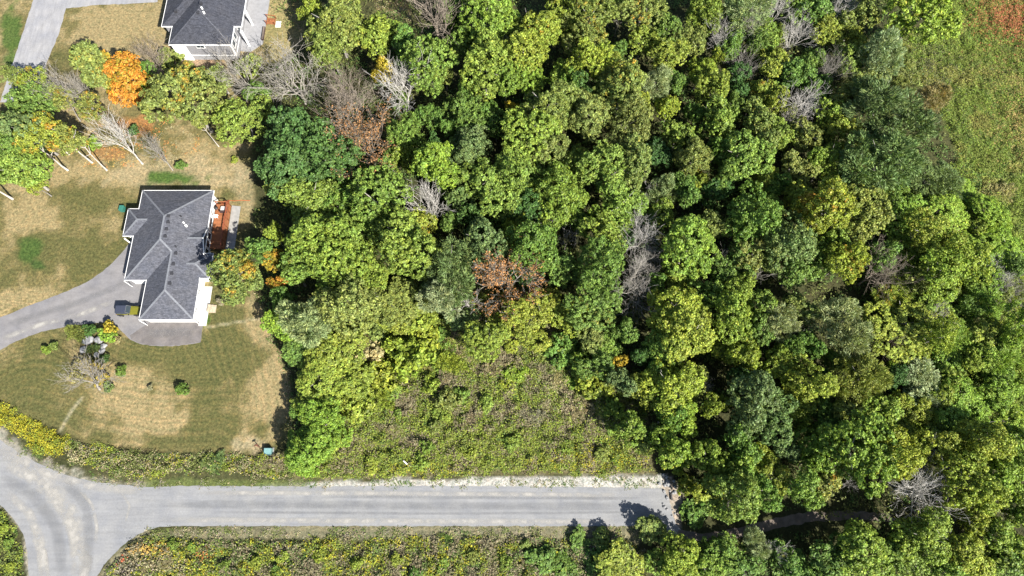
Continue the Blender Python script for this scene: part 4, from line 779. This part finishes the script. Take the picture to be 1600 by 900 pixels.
for px, py, rx, kd in ((695,602,30,'gB'),(717,556,22,'gB'),(625,620,20,'gB'),(737,655,22,'gB'),(610,668,24,'gB'),(770,575,24,'gB'),(660,572,18,'gP'),(867,595,20,'gP'),(907,640,24,'gB'),(832,650,26,'gB'),(930,660,22,'gB'),(972,630,14,'gP'),(845,575,22,'gB'),(700,540,20,'gP'),(545,715,18,'gB'),(340,722,22,'gC'),(325,724,16,'gC'),(430,722,18,'gB'),(410,728,14,'gB'),
      (860,880,14,'gB'),(260,880,14,'gB'),(230,885,14,'gB'),(400,880,18,'sY'),(440,870,16,'sY'),(350,885,16,'sM'),(500,870,16,'sY'),(560,880,18,'sY'),(620,875,18,'sY'),(690,885,18,'sM'),(740,870,16,'sO'),(790,880,18,'sM'),(820,850,14,'sO'),(300,855,12,'sM'),(430,895,16,'sG'),(650,895,16,'sG'),(700,842,10,'gG'),(692,838,7,'gG'),(270,850,14,'sM'),(12,850,14,'sM'),(18,885,14,'sY'),(5,825,9,'sY'),(600,500,14,'sY'),(640,535,14,'sG'),(720,615,14,'sM'),(760,630,14,'sM'),(690,650,14,'sM'),(800,690,14,'sM'),(880,700,14,'sM'),(660,720,14,'sM'),(940,710,14,'sO'),(580,730,12,'sY')):
    leafy(px, py, rx * (.68 if kd[0] == 'g' else (.62 if py > 835 else 1)), kd[0], kd[1], .05, .55 if kd[0] == 'g' else .8)

lr_ = random.Random(41)
for k in range(46):
    if k < 26: px, py, rx = lr_.uniform(560, 730), lr_.uniform(478, 625), lr_.uniform(10, 22)
    elif k < 36: px, py, rx = lr_.uniform(760, 985), lr_.uniform(535, 640), lr_.uniform(8, 16)
    else: px, py, rx = lr_.uniform(540, 1000), lr_.uniform(640, 725), lr_.uniform(6, 12)
    if px > 760 and k < 36 and py < 520 + (px - 760) * .35: py += 40
    leafy(px, py, rx, lr_.choice('ssg') if k < 26 else 's', lr_.choice('YYYMLOM' if k < 26 else 'YMMLO'), 0, lr_.uniform(.6, 1.2))

# ------------------------------------------------------------------ ground cover nobody could count
def weeds(name, P, dens, hgt, leaf, pal, label, seed, patch=4.0, hole=0.0, blobs=(), upright=.5, nl=5):
    """small leafy plants over an area; the palette follows patches of species"""
    r = np.random.default_rng(seed); W = np.array([G(*p) for p in P]); lo, hi = W.min(0), W.max(0); n = int((hi - lo).prod() * dens)
    x = r.uniform(lo[0], hi[0], n); y = r.uniform(lo[1], hi[1], n)
    dd = edgedist(x, y, W); sdv = np.where(inpoly(x, y, W), dd, -dd) + (fbm(x, y, 1.5) - .5) * 2.6; k = sdv > 0
    if hole: k &= (fbm(x + 70, y, 2.2) > hole) 
    x, y, sdv = x[k], y[k], sdv[k]; n = len(x)
    f = np.clip((fbm(x + seed * 13, y, patch) - .5) * 2.6 + .5 + r.normal(0, .17, n), 0, .999); pal = np.array(pal); c = pal[(f * len(pal)).astype(int)]
    qx, qy = to_px(x, y)
    for cx, cy, rx, ry, cc, a in blobs:
        w = np.exp(-(((qx - cx) / rx) ** 2 + ((qy - cy) / ry) ** 2) * 1.2) * a; s = r.random(n) < w; c[s] = np.array(cc)
    c = c * 1.4
    h = hgt * np.clip(3.2 * fbm(x, y + 30, 1.15, 3) - .85, .12, 2) * r.uniform(.6, 1.2, n) * np.clip(sdv / 1.2 + .3, .3, 1)
    i = np.repeat(np.arange(n), nl); m = len(i); t = r.uniform(.25, 1, m); off = r.normal(0, leaf * .75, (m, 2))
    pos = np.c_[x[i] + off[:, 0], y[i] + off[:, 1], h[i] * t]; a = r.uniform(0, 6.283, m)
    tan = unit(np.c_[np.cos(a), np.sin(a), r.uniform(-.2, 1.0, m) * upright * 2]); nor = unit(np.c_[r.normal(0, .5, (m, 2)), np.ones(m)]); nor = unit(nor - tan * (nor * tan).sum(1, keepdims=True))
    L = leaf * r.uniform(.6, 1.4, m); cc = np.clip(c[i] * r.uniform(.65, 1.35, (m, 1)) * r.uniform(.92, 1.08, (m, 3)), .005, .8)
    o = link(bpy.data.objects.new(name, leaf_mesh(name, leaf_arrays(pos, nor, tan, L, L * r.uniform(.3, .6, m)), cc, WEED))); return tag(o, label, 'ground cover', None, 'stuff')
yg, ol, gd, br, dg, tn, st_ = (.15,.185,.028), (.11,.13,.038), (.25,.23,.02), (.155,.135,.08), (.07,.115,.028), (.24,.21,.12), (.20,.18,.135)
weeds('weed_cover', LOT, 22, 1.1, .28, [br, yg, ol, yg, dg, yg, (.14,.18,.03), yg, ol, yg, br], 'tangled olive and brown weeds filling the lot beside the road', 1, 3.2, blobs=[(870,600,28,16,tn,.8),(905,640,30,14,tn,.6),(695,605,40,20,br,.8),(830,655,34,16,br,.7),(770,575,26,14,br,.7),(625,560,60,40,yg,.8),(560,690,20,12,br,.6),(540,730,20,12,br,.8),(700,700,200,40,yg,.45),(930,720,90,18,gd,.3),(660,735,60,8,gd,.4),(640,690,25,12,br,.8)])
weeds('goldenrod_bank', [(-40,600),(0,626),(40,650),(93,672),(112,690),(95,712),(60,704),(20,680),(-40,640)], 24, 1.2, .24, [yg, gd, gd, gd, yg, gd], 'dense yellow goldenrod bank along the bend of the road', 2)
weeds('verge_weeds', [(100,688),(180,702),(250,710),(330,707),(385,718),(410,708),(460,702),(478,745),(400,746),(300,742),(230,748),(170,742),(110,722)], 18, 1.15, .25, [yg, ol, gd, tn, br, dg, yg, tn, ol], 'mixed yellow and straw weeds on the verge between lawn and road', 3, 2.5, blobs=[(120,712,25,10,tn,.7),(430,725,40,12,br,.7),(250,730,40,8,tn,.5),(460,725,14,18,yg,.7)])
weeds('shoulder_grass', [(-30,655),(30,690),(110,728),(230,750),(480,748),(1030,744),(1030,762),(480,762),(230,764),(150,754),(60,724)], 9, .22, .2, [dg, ol, tn, st_, ol], 'thin patchy grass on the gravel shoulder of the road', 4, 2.4, .46)
weeds('verge_grass', [(205,848),(228,829),(300,824),(1000,824),(1000,842),(500,842),(230,842)], 14, .35, .22, [ol, dg, tn, st_, tn, ol], 'thin straw and green grass along the far road edge', 5, 2.0, .36)
weeds('thicket_weeds', [(150,925),(195,862),(230,840),(500,842),(960,838),(1010,860),(1010,925)], 15, .9, .30, [br, ol, yg, gd, yg, ol, dg, br], 'yellow and olive weeds of the thicket across the road', 6, 3.0, blobs=[(190,873,8,8,(.30,.08,.04),.6),(320,870,14,8,(.30,.13,.04),.5),(250,880,40,14,tn,.8),(200,890,30,12,st_,.7),(240,858,30,8,(.36,.24,.06),.7)])
weeds('corner_weeds', [(-40,790),(8,806),(28,830),(38,870),(40,925),(-40,925)], 16, .7, .28, [ol, yg, dg, yg, ol], 'olive weeds in the corner inside the road bend', 7)
weeds('meadow_growth', MEADOW, 16, .8, .27, [(.12,.15,.03), (.14,.19,.028), (.09,.14,.028), ol, (.15,.19,.03), (.17,.17,.045)], 'tall olive meadow growth with reddish patches beyond the wood', 8, 5.0, blobs=[(1585,30,55,34,(.25,.10,.045),1.0),(1560,10,40,20,(.24,.13,.05),.5),(1450,120,40,45,(.10,.10,.05),.5),(1590,190,40,60,(.22,.17,.06),.5),(1570,100,50,30,(.18,.14,.05),.3)], nl=6)
weeds('scrub_growth', [(1396,290),(1500,250),(1570,340),(1640,470),(1640,700),(1480,690),(1400,560),(1400,420)], 9, 2.6, .30, [dg, yg, (.13,.19,.028), (.14,.19,.03), yg], 'low scrub growth under the bushes below the meadow', 9, 4.0, nl=6)
weeds('forest_undergrowth', [(400,-20),(1396,-20),(1440,130),(1500,250),(1400,290),(1640,640),(1640,930),(1010,930),(1060,850),(1380,825),(1060,760),(1020,690),(960,540),(720,445),(560,480),(470,720),(456,600),(410,470),(400,300),(405,120),(480,80)], 2.2, 1.5, .42, [dg, (.05,.09,.022), ol, (.09,.10,.03)], 'dark undergrowth on the floor of the wood', 10, 5.0, .40, nl=6)
weeds('dry_field_growth', [(580,-20),(650,-20),(640,45),(600,55)], 9, .5, .3, [br, tn, ol, br], 'dry brown field growth in a gap between the trees', 11)
weeds('lawn_edge_tufts', [(398,455),(412,480),(428,520),(442,560),(454,600),(459,640),(459,695),(449,690),(449,640),(442,600),(430,560),(416,520),(402,480)], 9, .35, .22, [tn, ol, tn, dg], 'straw tufts along the unmown rim of the lawn', 12)
weeds('fallen_leaf_litter', [(60,225),(130,205),(210,180),(260,185),(330,225),(250,262),(130,262)], 3, .05, .22, [(.38,.16,.05), (.34,.22,.07), tn], 'orange fallen leaves scattered under the tree row', 13, 2.0, .5, upright=.1)
seen = {}
for e in REG:
    if e[0]: seen.setdefault(e[0]['label'], []).append(e)
for lab, es in seen.items():                                # look-alikes are told apart by what they stand beside
    if len(es) < 2: continue
    for e in es:
        q = min((f for f in REG if f is not e and f[6] > 1.2), key=lambda f: math.hypot(f[3] - e[3], f[4] - e[4]) - (2.0 if f[5] == 'bare tree' else 0))
        a = 'an' if q[5][0] in 'aeiou' else 'a'; new = f'{e[1]} beside {a} {q[5]}, {e[2]}'
        if len(new.split()) <= 16: e[0]['label'] = new
print('objects', len(bpy.data.objects))
